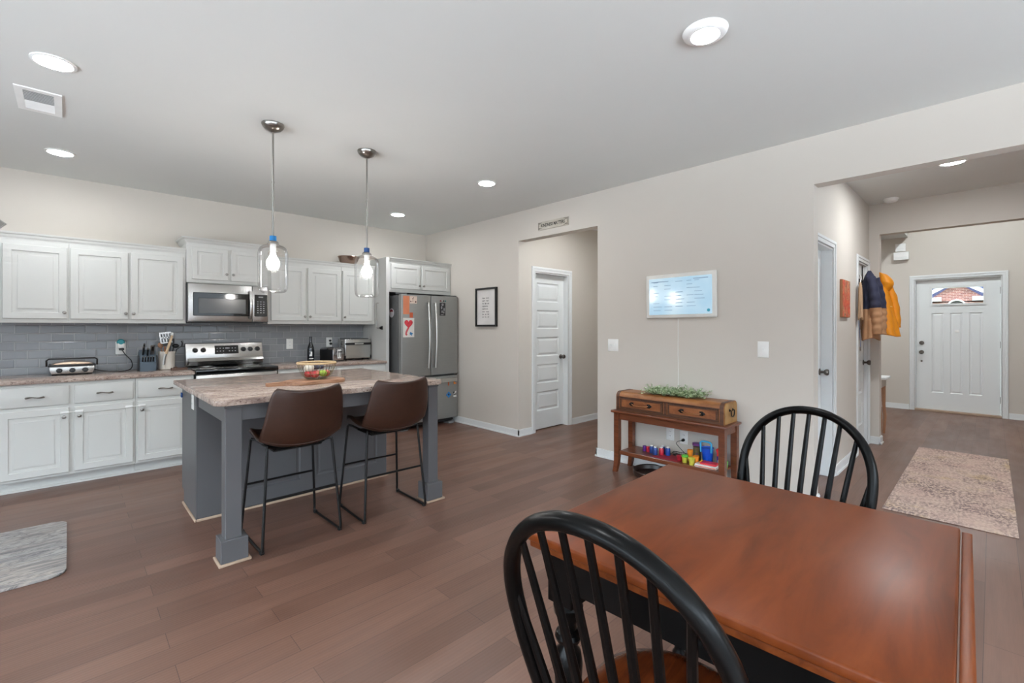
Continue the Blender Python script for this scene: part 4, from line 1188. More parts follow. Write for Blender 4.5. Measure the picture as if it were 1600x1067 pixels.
b = MB(mc); b.lathe([(.0135, .0276), (.0135, .0282), (.0005, .0283)], (.262, -.138, 0), 'z', 24); b.build('round_button', emit('teal_dot', (52, 130, 150), .5), sc_)
b = MB(); b.tube([(XW - .003, 1.955, 1.412), (XW - .003, 1.957, 1.1), (XW - .003, 1.952, .92), (XW - .004, 1.955, .60), (XW - .004, 1.960, .47), (XW - .008, 2.02, .385)], .0022, 6)
b.build('power_cord', M['plastic_white'], t)

# ------------------------------------------------------------------ console table with a trunk of drawers on it
CX0, CX1, CY0, CY1, CT = 3.635, 3.925, 1.425, 2.425, .570
t = thing('console_table', (3.78, 1.925, 0), 'narrow reddish wood console table with a low shelf against the wall', 'table')
b = MB(); b.box(CX0 - .022, CX1, CY0 - .022, CY1 + .022, CT - .022, CT, .006, 3); b.build('tabletop', M['console'], t)
b = MB(); b.box(CX0 + .008, CX0 + .026, CY0 + .05, CY1 - .05, CT - .082, CT - .0225); b.build('apron', M['console'], t, angle=None)
for y in (CY0 + .008, CY1 - .026):
    b = MB(); b.box(CX0 + .05, CX1 - .05, y, y + .018, CT - .082, CT - .0225); b.build('apron', M['console'], t, angle=None)
for x, sx in ((CX0 + .024, -1), (CX1 - .024, 1)):
    for y, sy in ((CY0 + .024, -1), (CY1 - .024, 1)):
        b = MB(); rows = [(CT - .0225, .024, 0), (.30, .024, 0), (.16, .023, 0), (.08, .021, .004), (0, .018, .018)]
        ring = []
        for z, h, o in rows:
            cx = x + (0 if sx > 0 else sx * o * .5); cy = y + sy * o
            ring.append([b.v((cx + a * h, cy + c * h, z)) for a, c in ((-1, -1), (1, -1), (1, 1), (-1, 1))])
        for a, c in zip(ring[:-1], ring[1:]):
            for k in range(4): b.f([a[k], a[(k + 1) % 4], c[(k + 1) % 4], c[k]])
        b.f(ring[0]); b.f(ring[-1])
        b.build('leg', M['console'], t, angle=30)
b = MB(); b.box(CX0 + .028, CX1 - .012, CY0 + .05, CY1 - .05, .180, .200, .003, 1); b.box(CX0 + .012, CX0 + .027, CY0 + .05, CY1 - .05, .166, .203, .003, 1); b.build('shelf', M['console'], t, angle=30, merge=False)

t = thing('trunk_drawer_chest', (3.78, 1.92, CT), 'low trunk-style wooden chest with two drawers on the console table', 'chest')
KX0, KX1, KY0, KY1, KZ0, KZ1 = 3.655, 3.915, 1.437, 2.412, CT + .001, .742
pf = [(KX0, KZ0), (KX0, KZ1 - .045)] + [(KX0 + .045 - .045 * math.cos(R(90 * i / 6)), KZ1 - .045 + .045 * math.sin(R(90 * i / 6))) for i in range(1, 7)] + [(KX1 - .045 + .045 * math.sin(R(90 * i / 6)), KZ1 - .045 + .045 * math.cos(R(90 * i / 6))) for i in range(0, 7)] + [(KX1, KZ0)]
def pr(p, q): return [(a, b_) for a, b_ in p]
b = MB(); b.prism([(a, c) for a, c in pf], 'y', KY0, KY1); b.build('chest_body', M['trunk'], t, angle=40)
for y0, y1 in ((KY0 - .0035, KY0 - .0002), (KY1 + .0002, KY1 + .0035)):
    b = MB(); b.prism([(KX0 + .008 + (a - KX0) * .94, KZ0 + .006 + (c - KZ0) * .93) for a, c in pf], 'y', y0, y1); b.build('end_panel', M['trunk_end'], t, angle=40)
for y in (KY0 + .004, KY1 - .034):
    b = MB(); big = [((a - (KX0 + KX1) / 2) * 1.012 + (KX0 + KX1) / 2, (c - KZ0) * 1.008 + KZ0) for a, c in pf]
    b.prism(big, 'y', y, y + .030); b.build('corner_band', M['trunk_band'], t, angle=40)
mt = face_x(KX0)
b = MB(mt); b.box(-KY1 + .035, -KY0 - .035, KZ0 + .002, KZ0 + .020, 0, .003, .001, 1); b.box(-KY1 + .035, -KY0 - .035, KZ1 - .052, KZ1 - .042, 0, .003, .001, 1)
b.box(-1.940, -1.912, KZ0 + .020, KZ1 - .052, 0, .003, .001, 1); b.build('front_rails', M['trunk_band'], t, angle=None)
for a, c in ((-KY1 + .045, -1.950), (-1.902, -KY0 - .045)):
    b = MB(mt); b.box(a - .004, c + .004, KZ0 + .021, KZ1 - .0525, .0002, .0008); gp = None
    b.build('drawer_gap', M['black'], t, angle=None)
    b = MB(mt); b.box(a, c, KZ0 + .025, KZ1 - .057, .001, .007, .002, 1); dd = b.build('drawer', M['trunk_drawer'], t)
    b = MB(mt)
    for q in ((a, c, KZ0 + .025, KZ0 + .037), (a, c, KZ1 - .067, KZ1 - .057), (a, a + .016, KZ0 + .037, KZ1 - .067), (c - .016, c, KZ0 + .037, KZ1 - .067)): b.box(*q, .0072, .009)
    b.build('drawer_border', M['trunk_band'], dd, angle=None)
    mid = (a + c) / 2; zc = (KZ0 + KZ1) / 2 - .014
    for s in (-1, 1):
        b = MB(mt); b.prism([(mid + s * .085 + q * .030 * s, zc + w_) for q, w_ in ((-.6, -.016), (.2, -.018), (1, 0), (.2, .018), (-.6, .016))], 'z', .0092, .012, .001)
        b.lathe([(.010, .012), (.008, .018), (.001, .020)], (mid + s * .085, zc, 0), 'z', 12); b.build('handle_plate', M['iron'], dd, merge=False)
    b = MB(mt); b.tube([(mid - .080, zc, .016), (mid - .06, zc - .008, .024), (mid, zc - .011, .026), (mid + .06, zc - .008, .024), (mid + .080, zc, .016)], .0045, 8); b.build('leather_pull', M['trunk'], dd)
me_ = face_y(KY0 - .0035)
b = MB(me_); uc, vc = (KX0 + KX1) / 2, KZ0 + .085
b.tube([(uc - .032, vc + .022, 0), (uc - .032, vc + .020, .014)] + [(uc - .032 * math.cos(R(a)), vc + .004 - .034 * math.sin(R(a)), .014) for a in range(0, 181, 20)] + [(uc + .032, vc + .020, .014), (uc + .032, vc + .022, 0)], .0045, 8)
for s in (-1, 1): b.lathe([(.012, .0002), (.010, .004), (.004, .006)], (uc + s * .032, vc + .022, 0), 'z', 12)
b.build('end_handle', M['iron'], t, merge=False)

# greenery
n = N('dusty_green_leaf'); n.l(n.ramp(n.noise(n.coords(), 22, 3), [(.3, (112, 136, 92)), (.5, (160, 180, 136)), (.68, (222, 230, 202))]), n.b.inputs['Base Color']); n.set(Roughness=.6)
M['leaf'] = n.mat
random.seed(11)
t = thing('greenery_garland', (3.79, 1.90, KZ1), 'clump of pale green artificial greenery lying on the trunk chest', 'greenery')
b = MB(); stems = MB()
for k in range(330):
    y0 = random.uniform(1.69, 2.12); x0 = random.uniform(3.70, 3.87)
    a = random.uniform(0, 2 * math.pi); up = random.uniform(.25, 1.0)
    d = Vector((math.cos(a) * .8 - .15, math.sin(a), up)).normalized(); ln = random.uniform(.06, .125)
    p = Vector((x0, y0, KZ1 + .006)); pts = [p + d * (ln * q) + Vector((0, 0, -.022 * q * q)) for q in (0, .35, .7, 1.0)]
    for q in pts:
        if q.x > KX0 + .012: q.z = max(q.z, KZ1 + .004)
    stems.tube(pts, .0009, 4)
    for q in range(12):
        f = .18 + .82 * q / 11; i = min(int(f * 3), 2); c = pts[i].lerp(pts[i + 1], f * 3 - i)
        s = Vector((random.uniform(-1, 1), random.uniform(-1, 1), random.uniform(-.1, .8))).normalized(); l_ = random.uniform(.013, .024)
        w_ = s.cross(Vector((random.random() - .5, random.random() - .5, 1))).normalized() * l_ * .30; h_ = s.cross(w_).normalized() * .0012
        A = [b.v(c), b.v(c + s * l_ * .5 + w_), b.v(c + s * l_), b.v(c + s * l_ * .5 - w_), b.v(c + s * l_ * .5 + h_)]
        b.f([A[0], A[1], A[4]]); b.f([A[1], A[2], A[4]]); b.f([A[2], A[3], A[4]]); b.f([A[3], A[0], A[4]])
for c in [(3.79, 1.75), (3.79, 1.90), (3.79, 2.05)]:
    stems.tube([(c[0], c[1] - .09, KZ1 + .008), (c[0] + .01, c[1], KZ1 + .012), (c[0], c[1] + .09, KZ1 + .008)], .004, 6)
b.build('leaves', M['leaf'], t, angle=None, merge=False); stems.build('stems', plain('green_stem', (110, 118, 80), .7), t, angle=None, merge=False)

# the craft things on the console shelf
SZ = .2005
def colour(name, rgb, rough=.4): 
    if name not in M: M[name] = plain(name, rgb, rough)
    return M[name]
PB = {'purple': (86, 38, 120), 'red': (190, 40, 58), 'blue': (44, 72, 142), 'deepblue': (22, 66, 150), 'green': (96, 190, 70), 'yellow': (206, 200, 76), 'orange': (230, 138, 36), 'lilac': (82, 60, 150)}
def paint_bottle(x, y, c, label, h=.072, r=.021):
    t = thing('paint_bottle', (x, y, SZ), label, 'bottle', 'paint bottles on the console shelf')
    b = MB(); b.lathe([(r * .94, 0), (r, .003), (r, h * .72), (r * .86, h * .82), (r * .5, h * .86)], (x, y, SZ), 'z', 18); b.build('bottle', colour('paint_' + c, PB[c]), t)
    b = MB(); b.lathe([(r * .62, h * .861), (r * .62, h * .97), (r * .5, h), (.0005, h)], (x, y, SZ), 'z', 16); b.build('cap', M['plastic_white'], t)
def paint_jar(x, y, c, label):
    t = thing('paint_jar', (x, y, SZ), label, 'jar', 'paint jars on the console shelf')
    b = MB(); b.lathe([(.015, 0), (.016, .003), (.016, .032), (.013, .035)], (x, y, SZ), 'z', 16); b.build('jar', colour('paint_' + c, PB[c]), t)
    b = MB(); b.lathe([(.0165, .0352), (.0165, .047), (.015, .049), (.0005, .049)], (x, y, SZ), 'z', 16); b.build('lid', colour('paint_' + c, PB[c]), t)
paint_jar(3.80, 2.205, 'purple', 'small purple paint jar farthest left on the console shelf')
paint_jar(3.80, 2.168, 'red', 'small red paint jar next to the purple one on the console shelf')
paint_bottle(3.79, 2.125, 'blue', 'white-capped blue paint bottle first in its row, beside the red jar')
paint_bottle(3.765, 2.080, 'blue', 'white-capped blue paint bottle in front, left of the red bottle')
paint_bottle(3.79, 2.033, 'red', 'white-capped red paint bottle between the blue ones')
paint_bottle(3.85, 2.050, 'blue', 'white-capped blue paint bottle at the back of the row')
paint_bottle(3.815, 1.985, 'deepblue', 'white-capped deep blue paint bottle at the right end of the row', .078)
b = MB(); b.prism([(3.69, 2.07), (3.69, 1.83), (3.83, 1.80), (3.85, 1.97)], 'z', SZ, SZ + .003); tag(b.build('paper_sheet', colour('red_sheet', (150, 26, 40), .5), angle=None), 'flat red sheet lying on the console shelf', 'sheet')
t = thing('wire_tray', (3.87, 1.93, SZ), 'small dark wire tray at the back of the console shelf', 'tray')
b = MB(); b.tube(rr3 := [(x, y, SZ + .025) for x, y in rrect(3.845, 3.905, 1.84, 1.965, .015, 3)], .0025, 5, closed=True); b.tube([(x, y, SZ + .003) for x, y in rrect(3.85, 3.90, 1.845, 1.96, .015, 3)], .0025, 5, closed=True)
for k in range(7): b.tube([(3.846, 1.855 + k * .016, SZ + .025), (3.850, 1.855 + k * .016, SZ + .003), (3.90, 1.855 + k * .016, SZ + .003), (3.904, 1.855 + k * .016, SZ + .025)], .0013, 4)
b.build('wire_frame', M['iron'], t, merge=False)
def dough_tub(x, y, c, lid, label, h=.055, r=.023):
    t = thing('modelling_dough_tub', (x, y, SZ), label, 'tub', 'modelling dough tubs on the console shelf')
    b = MB(); b.lathe([(r * .78, 0), (r * .82, .003), (r * .98, h * .74), (r * .98, h * .76)], (x, y, SZ), 'z', 20); b.build('tub', colour('paint_' + c, PB[c]), t)
    b = MB(); b.lathe([(r * 1.06, h * .762), (r * 1.08, h * .78), (r * 1.08, h * .98), (r, h), (r * .9, h * .96), (.0005, h * .96)], (x, y, SZ), 'z', 20); b.build('lid', colour('paint_' + lid, PB[lid]), t)
dough_tub(3.725, 1.785, 'yellow', 'green', 'dough tub with a bright green lid', .062, .026)
dough_tub(3.700, 1.715, 'yellow', 'yellow', 'pale yellow dough tub in front', .060, .025)
dough_tub(3.745, 1.700, 'orange', 'orange', 'orange dough tub right of the yellow one', .068, .024)
dough_tub(3.80, 1.775, 'orange', 'orange', 'taller orange tub behind the green-lidded one', .095, .022)
dough_tub(3.755, 1.845, 'red', 'red', 'squat red tub left of the green-lidded one', .040, .024)
dough_tub(3.80, 1.485, 'green', 'green', 'green tub by the right-hand legs of the console', .060, .020)
t = thing('clear_canister', (3.865, 1.745, SZ), 'tall clear canister with a purple lid full of craft bits', 'canister')
b = MB(); b.lathe([(.031, 0), (.033, .004), (.035, .125)], (3.865, 1.745, SZ), 'z', 24, caps=False); b.build('canister', M['glass_jar'], t)
b = MB(); b.lathe([(.029, .001), (.031, .112), (.001, .118)], (3.865, 1.745, SZ), 'z', 16)
n = N('craft_bits'); n.l(n.ramp(n.noise(n.coords(), 60, 3), [(.35, (92, 104, 70)), (.5, (132, 120, 60)), (.65, (110, 76, 96))]), n.b.inputs['Base Color']); b.build('contents', n.mat, t)
b = MB(); b.lathe([(.037, .1255), (.038, .130), (.037, .146), (.001, .148)], (3.865, 1.745, SZ), 'z', 24); b.build('lid', colour('paint_lilac_lid', (112, 60, 128)), t)
t = thing('toy_bucket', (3.83, 1.640, SZ), 'bright blue toy bucket with a light blue handle', 'bucket')
b = MB(); b.lathe([(.034, 0), (.037, .004), (.046, .125), (.049, .128), (.049, .134), (.044, .134), (.042, .128)], (3.83, 1.640, SZ), 'z', 28); b.build('bucket', colour('toy_blue', (16, 84, 206), .35), t)
b = MB(); b.tube([(3.80, 1.682, SZ + .095), (3.795, 1.684, SZ + .16)] + bez((3.795, 1.684, SZ + .175), (3.795, 1.68, SZ + .192), (3.795, 1.60, SZ + .192), (3.795, 1.594, SZ + .175), 6) + [(3.795, 1.594, SZ + .16), (3.80, 1.596, SZ + .10)], .0075, 8); b.build('handle', colour('toy_lightblue', (66, 176, 226), .35), t)
t = thing('toy_star_cutter', (3.745, 1.655, SZ), 'small yellow star-shaped cutter beside the blue bucket', 'toy')
b = MB(Matrix.Translation((3.745, 1.650, SZ + .024)) @ Matrix.Rotation(R(90), 4, 'Y')); b.prism([((.024 if k % 2 == 0 else .011) * math.cos(math.pi * k / 5 + math.pi), (.024 if k % 2 == 0 else .011) * math.sin(math.pi * k / 5 + math.pi)) for k in range(10)], 'z', -.008, .008, .002); b.build('star', colour('toy_yellow', (238, 190, 46)), t)
t = thing('purple_bottle', (3.875, 1.555, SZ), 'dark purple bottle behind the craft boxes', 'bottle')
b = MB(); b.lathe([(.024, 0), (.026, .003), (.026, .075), (.018, .088)], (3.875, 1.555, SZ), 'z', 18); b.build('bottle', colour('paint_lilac', PB['lilac']), t)
b = MB(); b.lathe([(.015, .0885), (.015, .104), (.0005, .105)], (3.875, 1.555, SZ), 'z', 16); b.build('cap', colour('paint_lilac', PB['lilac']), t)
t = thing('toy_press', (3.81, 1.528, SZ), 'red and white plastic toy press on the shelf', 'toy')
b = MB(); b.lathe([(.020, 0), (.020, .05), (.012, .055), (.012, .085)], (3.81, 1.528, SZ), 'z', 16); b.build('press_barrel', M['plastic_white'], t)
b = MB(); b.box(3.79, 3.83, 1.500, 1.550, SZ + .0855, SZ + .102, .004, 1); b.tube([(3.81, 1.545, SZ + .10), (3.80, 1.550, SZ + .135), (3.80, 1.535, SZ + .150), (3.81, 1.515, SZ + .135)], .009, 8); b.build('press_lever', colour('toy_red', (214, 48, 52), .35), t, merge=False)
t = thing('craft_box', (3.71, 1.62, SZ), 'low white craft box with an orange stripe, lowest of the stack', 'box')
b = MB(xf((3.728, 1.600, SZ), R(5))); b.box(-.045, .045, -.085, .085, 0, .022, .002, 1); b.build('carton', M['plastic_white'], t)
b = MB(xf((3.728, 1.600, SZ), R(5))); b.box(-.0455, -.0452, -.08, .08, .005, .012); b.build('printed_stripe', colour('paint_orange2', (220, 120, 90)), t)
b = MB(xf((3.733, 1.585, SZ + .0222), R(3))); b.box(-.035, .04, -.062, .062, 0, .016, .002, 1); tag(b.build('craft_box', colour('box_red', (206, 52, 66))), 'flat red craft box on top of the white one', 'box')
t = thing('power_plug', (XW - .03, 1.90, .33), 'black power plug in the outlet under the console', 'plug')
b = MB(); b.lathe([(.013, 0), (.013, .02), (.008, .032), (.004, .040)], (0, 0, 0), 'z', 12); b.bm.transform(Matrix.Translation((XW - .009, 1.90, .332)) @ Matrix.Rotation(R(-90), 4, 'Y')); b.build('plug', M['black'], t)
b = MB(); b.tube(bez((XW - .048, 1.90, .332), (XW - .07, 1.93, .33), (XW - .07, 1.945, .31), (XW - .06, 1.94, .295), 6) + bez((XW - .06, 1.94, .295), (XW - .055, 1.91, .26), (XW - .06, 1.87, .235), (XW - .055, 1.845, .208), 6), .003, 6); b.build('cord', M['black'], t)
# dark round dish on the floor
t = thing('round_floor_dish', (3.60, 2.00, 0), 'low round dark brown tray on the floor under the console table', 'tray')
b = MB(); b.lathe([(.15, .001), (.165, .012), (.172, .05), (.168, .058), (.158, .052), (.150, .020), (.001, .016)], (3.775, 2.11, 0), 'z', 40); b.build('tray', colour('dark_brown_wood', (44, 28, 22), .35), t)
t.location = (3.775, 2.11, 0); 
for ch_ in t.children: ch_.location = (3.60 - 3.775, 2.00 - 2.11, 0)
# ------------------------------------------------------------------ on the kitchen counters
CZ = .9055
t = thing('contact_grill', (.02, 5.80, CZ), 'steel contact grill with a black frame handle on the left counter', 'grill')
gx0, gx1, gy0, gy1 = -.125, .165, 5.73, 5.97
b = MB()
b.prism([(gx0 + .012, CZ + .012), (gx1 - .012, CZ + .012), (gx1 + .002, CZ + .045), (gx1 + .002, CZ + .075), (gx0 - .002, CZ + .075), (gx0 - .002, CZ + .045)], 'y', gy0, gy1, .004)
b.build('grill_base', M['steel'], t)
b = MB(); b.box(gx0 - .012, gx1 + .012, gy0 - .008, gy1, CZ + .0755, CZ + .093, .006, 2); b.build('hinge_band', M['black'], t)
b = MB()
prof = [(gx0 + .005, CZ + .0935), (gx0 + .03, CZ + .103), (gx0 + .07, CZ + .112), (.02, CZ + .122), (gx1 - .07, CZ + .112), (gx1 - .03, CZ + .103), (gx1 - .005, CZ + .0935)]
b.prism(prof, 'y', gy0 + .01, gy1 - .01, .004); b.build('lid', steel_mat('warm_lid_steel', (196, 170, 146)), t)
b = MB(); y = gy0 - .02
b.tube([(gx0 - .02, y + .03, CZ + .085), (gx0 - .02, y, CZ + .135), (gx0 - .005, y, CZ + .148), (gx1 + .005, y, CZ + .148), (gx1 + .02, y, CZ + .135), (gx1 + .02, y + .03, CZ + .085)], (.007, .007), 8); b.build('handle', M['black'], t)
for x in (-.065, .020, .105):
    b = MB(face_y(gy0)); b.lathe([(.021, -.002), (.021, .010), (.018, .016), (.0005, .017)], (x, CZ + .043, 0), 'z', 20); b.box(x - .016, x + .016, CZ + .040, CZ + .046, .0165, .021, .001, 1); b.build('dial', M['black'], t, merge=False)
for x in (gx0 + .03, gx1 - .03):
    for y in (gy0 + .03, gy1 - .03):
        b = MB(); b.box(x - .018, x + .018, y - .015, y + .015, CZ, CZ + .0118, .002, 1); b.build('foot', M['rubber'], t)
b = MB(); b.tube(bez((gx1 + .003, 5.90, CZ + .035), (gx1 + .06, 5.88, CZ + .004), (.30, 5.86, CZ + .0035), (.36, 5.83, CZ + .0035), 10) + bez((.36, 5.83, CZ + .0035), (.44, 5.83, CZ + .0035), (.47, 5.93, CZ + .03), (.445, 5.98, CZ + .10), 10) + [(.40, 5.985, CZ + .16), (.375, 5.972, CZ + .205)], .0042, 6)
b.build('power_cord', M['black'], t)
b = MB(); b.box(.353, .393, 5.965, 5.984, 1.105, 1.125, .003, 1); b.build('plug', M['black'], t)
t = thing('plug_in_freshener', (.368, 6.0, 1.17), 'white plug-in with a round teal top in the backsplash outlet', 'plug-in')
b = MB(); b.box(.342, .394, 5.965, 6.0105, 1.128, 1.178, .006, 2); b.build('housing', M['plastic_white'], t)
b = MB(face_y(5.995)); b.lathe([(.031, 0), (.032, .006), (.030, .022), (.022, .030), (.0005, .031)], (.368, 1.185, 0), 'z', 24); b.build('teal_cap', plain('teal_plastic', (28, 132, 140), .4), t)
t = thing('power_plug', (2.46, 5.99, 1.12), 'black plug in the outlet behind the toaster', 'plug')
b = MB(face_y(6.0095)); b.lathe([(.016, 0), (.016, .02), (.010, .032), (.004, .034)], (2.47, 1.118, 0), 'z', 14); b.lathe([(.014, 0), (.014, .018), (.006, .024)], (2.462, 1.158, 0), 'z', 14); b.build('plug', M['black'], t, merge=False)

# knife block
t = thing('knife_block', (.555, 5.78, CZ), 'slate grey knife block full of black-handled knives', 'knife block')
b = MB(); b.prism([(5.70, CZ), (5.70, CZ + .085), (5.735, CZ + .115), (5.80, CZ + .205), (5.885, CZ + .175), (5.885, CZ)], 'x', .492, .618, .004); b.build('block', plain('slate_block', (78, 92, 104), .45), t)
b = MB(); b.box(.488, .4915, 5.72, 5.89, CZ, CZ + .15, .001, 1); b.box(.6185, .622, 5.72, 5.89, CZ, CZ + .15, .001, 1); b.build('side_plate', M['black'], t, angle=None)
def knife(px_, py_, pz_, ln, r=.009, top='steel'):
    d = Vector((0, -.62, .78)).normalized(); p = Vector((px_, py_, pz_))
    b = MB(); b.tube([p, p + d * .004, p + d * (ln * .5), p + d * ln], [(r * .7, r), (r * .75, r * 1.1), (r * .7, r), (r * .8, r * 1.1)], 8, flat=(1, 0, 0)); h = b.build('knife_handle', M['black'], t)
    b = MB(); b.tube([p + d * (ln + .0003), p + d * (ln + .006)], (r * .82, r * 1.12), 8, flat=(1, 0, 0)); b.build('end_cap', M['chrome'], h)
for k in range(5): knife(.513 + k * .0205, 5.715, CZ + .096, .055, .0075)
for x, y, z, ln in ((.520, 5.770, CZ + .160, .095), (.555, 5.765, CZ + .152, .075), (.528, 5.790, CZ + .188, .09)): knife(x, y, z, ln, .010)
b = MB(Matrix.Translation((.592, 5.765, CZ + .175)) @ Matrix.Rotation(R(28), 4, 'X')); b.box(-.016, .016, -.010, .010, -.02, .085, .006, 2); sc = b.build('scissors_handle', M['chrome'], t)
b = MB(Matrix.Translation((.592, 5.765, CZ + .175)) @ Matrix.Rotation(R(28), 4, 'X')); b.box(-.009, .009, -.0125, -.0102, .03, .078, .003, 1); b.build('grip', M['black'], sc)

# utensil crock
t = thing('utensil_crock', (.715, 5.83, CZ), 'white ceramic crock holding cooking utensils beside the stove', 'crock')
ck = (.715, 5.83, 0)
b = MB(); b.lathe([(.060, CZ), (.068, CZ + .006), (.071, CZ + .165), (.074, CZ + .170), (.074, CZ + .182), (.066, CZ + .182), (.064, CZ + .17), (.060, CZ + .012), (.001, CZ + .010)], ck, 'z', 36); b.build('crock', plain('cream_ceramic', (226, 220, 210), .25, coat=.4), t)
def utensil(name, label, p0, p1, hr, hm):
    u = thing(name, tuple(p0), label, 'utensil', 'utensils standing in the crock')
    b = MB(); b.tube([p0, Vector(p0).lerp(Vector(p1), .5), p1], [hr * .9, hr, hr * .8], 8); b.build('handle', hm, u)
    return u
wd = M['board']; blk = M['black']
u = utensil('slotted_turner', 'large steel slotted turner tallest in the utensil crock', (.705, 5.83, CZ + .02), (.695, 5.79, CZ + .235), .007, wood('turner_handle', (140, 84, 50), (166, 104, 66), (180, 120, 80), 'z', .5, 2))
b = MB(); b.prism([(.683, CZ + .2355), (.708, CZ + .2355), (.726, CZ + .275), (.676, CZ + .282)], 'y', 5.785, 5.790); b.build('neck', blk, u, angle=None)
mt_ = Matrix.Translation((.706, 5.782, CZ + .279)) @ Matrix.Rotation(R(-8), 4, 'Y')
b = MB(mt_)
for q in ((-.046, -.036), (-.022, -.014), (0.000, .008), (.022, .030), (.042, .050)): b.box(q[0], q[1], 0, .003, 0, .085)
b.box(-.046, .050, 0, .003, .085, .10); b.box(-.046, .050, 0, .003, -.012, 0); b.box(-.036, .042, 0, .003, .038, .052)
b.build('blade', M['steel'], u, angle=None, merge=False)
u = utensil('grill_brush', 'pale wooden-handled brush leaning forward out of the crock', (.700, 5.752, CZ + .16), (.752, 5.755, CZ + .345), .0125, wood('pale_handle', (186, 156, 122), (208, 180, 146), (218, 194, 162), 'z', .55, 2))
b = MB(); b.tube([(.7495, 5.755, CZ + .346), (.757, 5.7555, CZ + .372)], [.0125, .011], 8); b.build('tip', M['plastic_white'], u)
b = MB(); b.tube([(.6995, 5.7518, CZ + .159), (.689, 5.751, CZ + .12), (.682, 5.750, CZ + .05)], [(.012, .006), (.011, .004), (.009, .003)], 8); b.build('bristle_end', M['chrome'], u)
u = utensil('wooden_spoon', 'wooden spoon at the back left of the crock', (.70, 5.85, CZ + .02), (.675, 5.87, CZ + .22), .006, wd); b = MB(); b.ball((.670, 5.872, CZ + .245), .026, (.9, .35, 1.1)); b.build('bowl', wd, u)
u = utensil('ladle', 'black ladle leaning right out of the crock', (.73, 5.83, CZ + .02), (.775, 5.84, CZ + .225), .006, blk); b = MB(); b.ball((.792, 5.84, CZ + .235), .030, (1, .8, .75)); b.build('bowl', blk, u)
u = utensil('pasta_fork', 'black pasta fork leaning far right toward the stove', (.735, 5.84, CZ + .02), (.80, 5.83, CZ + .20), .006, blk)
b = MB(); b.tube([(.801, 5.83, CZ + .201), (.83, 5.825, CZ + .225), (.87, 5.82, CZ + .228)], [(.006, .018), (.006, .026), (.005, .012)], 8, flat=(0, 0, 1)); b.tube([(.84, 5.825, CZ + .226), (.845, 5.82, CZ + .265), (.835, 5.82, CZ + .285)], .006, 6); b.build('prongs', blk, u, merge=False)
u = utensil('spatula', 'black spatula standing behind the pale brush handle', (.725, 5.85, CZ + .02), (.752, 5.87, CZ + .24), .006, blk); b = MB(); b.box(.73, .785, 5.866, 5.872, CZ + .2405, CZ + .31, .004, 1); b.build('blade', blk, u)
b = MB(xf((.80, 5.66, CZ), R(6))); b.box(-.068, .062, -.035, .035, 0, .022, .003, 1); b.box(-.05, -.02, -.02, .02, .0225, .034, .003, 1)
tag(b.build('spoon_rest', wood('dark_rest_wood', (58, 40, 32), (84, 60, 48), (100, 74, 60), 'x', .5, 2), merge=False), 'low dark brown wooden rest on the counter by the stove', 'spoon rest')

t = thing('beer_bottle', (2.165, 5.87, CZ), 'dark glass bottle with a white emblem on the right counter', 'bottle')
bc = (2.165, 5.87, CZ)
b = MB(); b.lathe([(.034, 0), (.040, .004), (.041, .02), (.041, .150), (.038, .175), (.028, .205), (.018, .235), (.0155, .26), (.015, .295), (.0165, .297), (.0165, .310), (.013, .312), (.0005, .312)], bc, 'z', 28); b.build('bottle', plain('dark_bottle_glass', (12, 15, 24), .12, coat=.6), t)
b = MB(); b.surf(lambda i, j: (bc[0] + .0414 * math.sin(-.75 + 1.2 * i), bc[1] - .0414 * math.cos(-.75 + 1.2 * i), bc[2] + .035 + .012 * j), 8, 1)
for (a0, a1, z0, z1) in ((-.65, .05, .072, .088), (-.5, .10, .088, .100), (-.35, .1, .100, .125), (-.6, -.45, .120, .128)):
    b.surf(lambda i, j: (bc[0] + .0414 * math.sin(a0 + (a1 - a0) * i), bc[1] - .0414 * math.cos(a0 + (a1 - a0) * i), bc[2] + z0 + (z1 - z0) * j), 5, 1)
b.build('emblem', M['plastic_white'], t, angle=None, merge=False)

t = thing('toaster', (2.42, 5.83, CZ), 'chrome two-slot toaster with black ends on the right counter', 'toaster')
tr = Matrix.Translation((2.405, 5.79, CZ)) @ Matrix.Rotation(R(20), 4, 'Z')
b = MB(tr); b.prism([(-.088, .012), (.088, .012), (.088, .14)] + [(.088 - .03 + .03 * math.cos(R(a)), .14 + .03 * math.sin(R(a))) for a in (15, 30, 45, 60, 75, 90)] + [(-.058 + .03 * math.cos(R(a)), .14 + .03 * math.sin(R(a))) for a in (90, 105, 120, 135, 150, 165)] + [(-.088, .14)], 'y', -.105, .125, .003)
b.build('toaster_shell', plain('mirror_chrome', (186, 184, 186), .12, 1.0), t, angle=40)
b = MB(tr); b.box(-.092, .092, -.108, .128, 0, .0118, .003, 1); b.build('toaster_base', M['black'], t)
b = MB(tr); b.box(-.020, .040, -.109, -.1055, .035, .145, .002, 1); fp = b.build('control_strip', M['plastic_white'], t)
b = MB(tr)
for q in (-.006, .026): b.box(q - .0035, q + .0035, -.112, -.1092, .055, .135)
b.build('lever_slots', M['black'], fp, angle=None)
for q in (-.006, .026):
    b = MB(tr); b.box(q - .013, q + .013, -.128, -.1122, .112, .124, .003, 1); b.build('lever', M['black'], fp)
b = MB(tr)
for q in (-.035, .02): b.box(q, q + .018, -.075, .10, .1695, .1712)
b.build('bread_slots', M['black'], t, angle=None)
b = MB(tr); b.box(-.0915, -.0885, -.10, .12, .012, .15, .001, 1); b.build('side_cheek', M['black'], t)

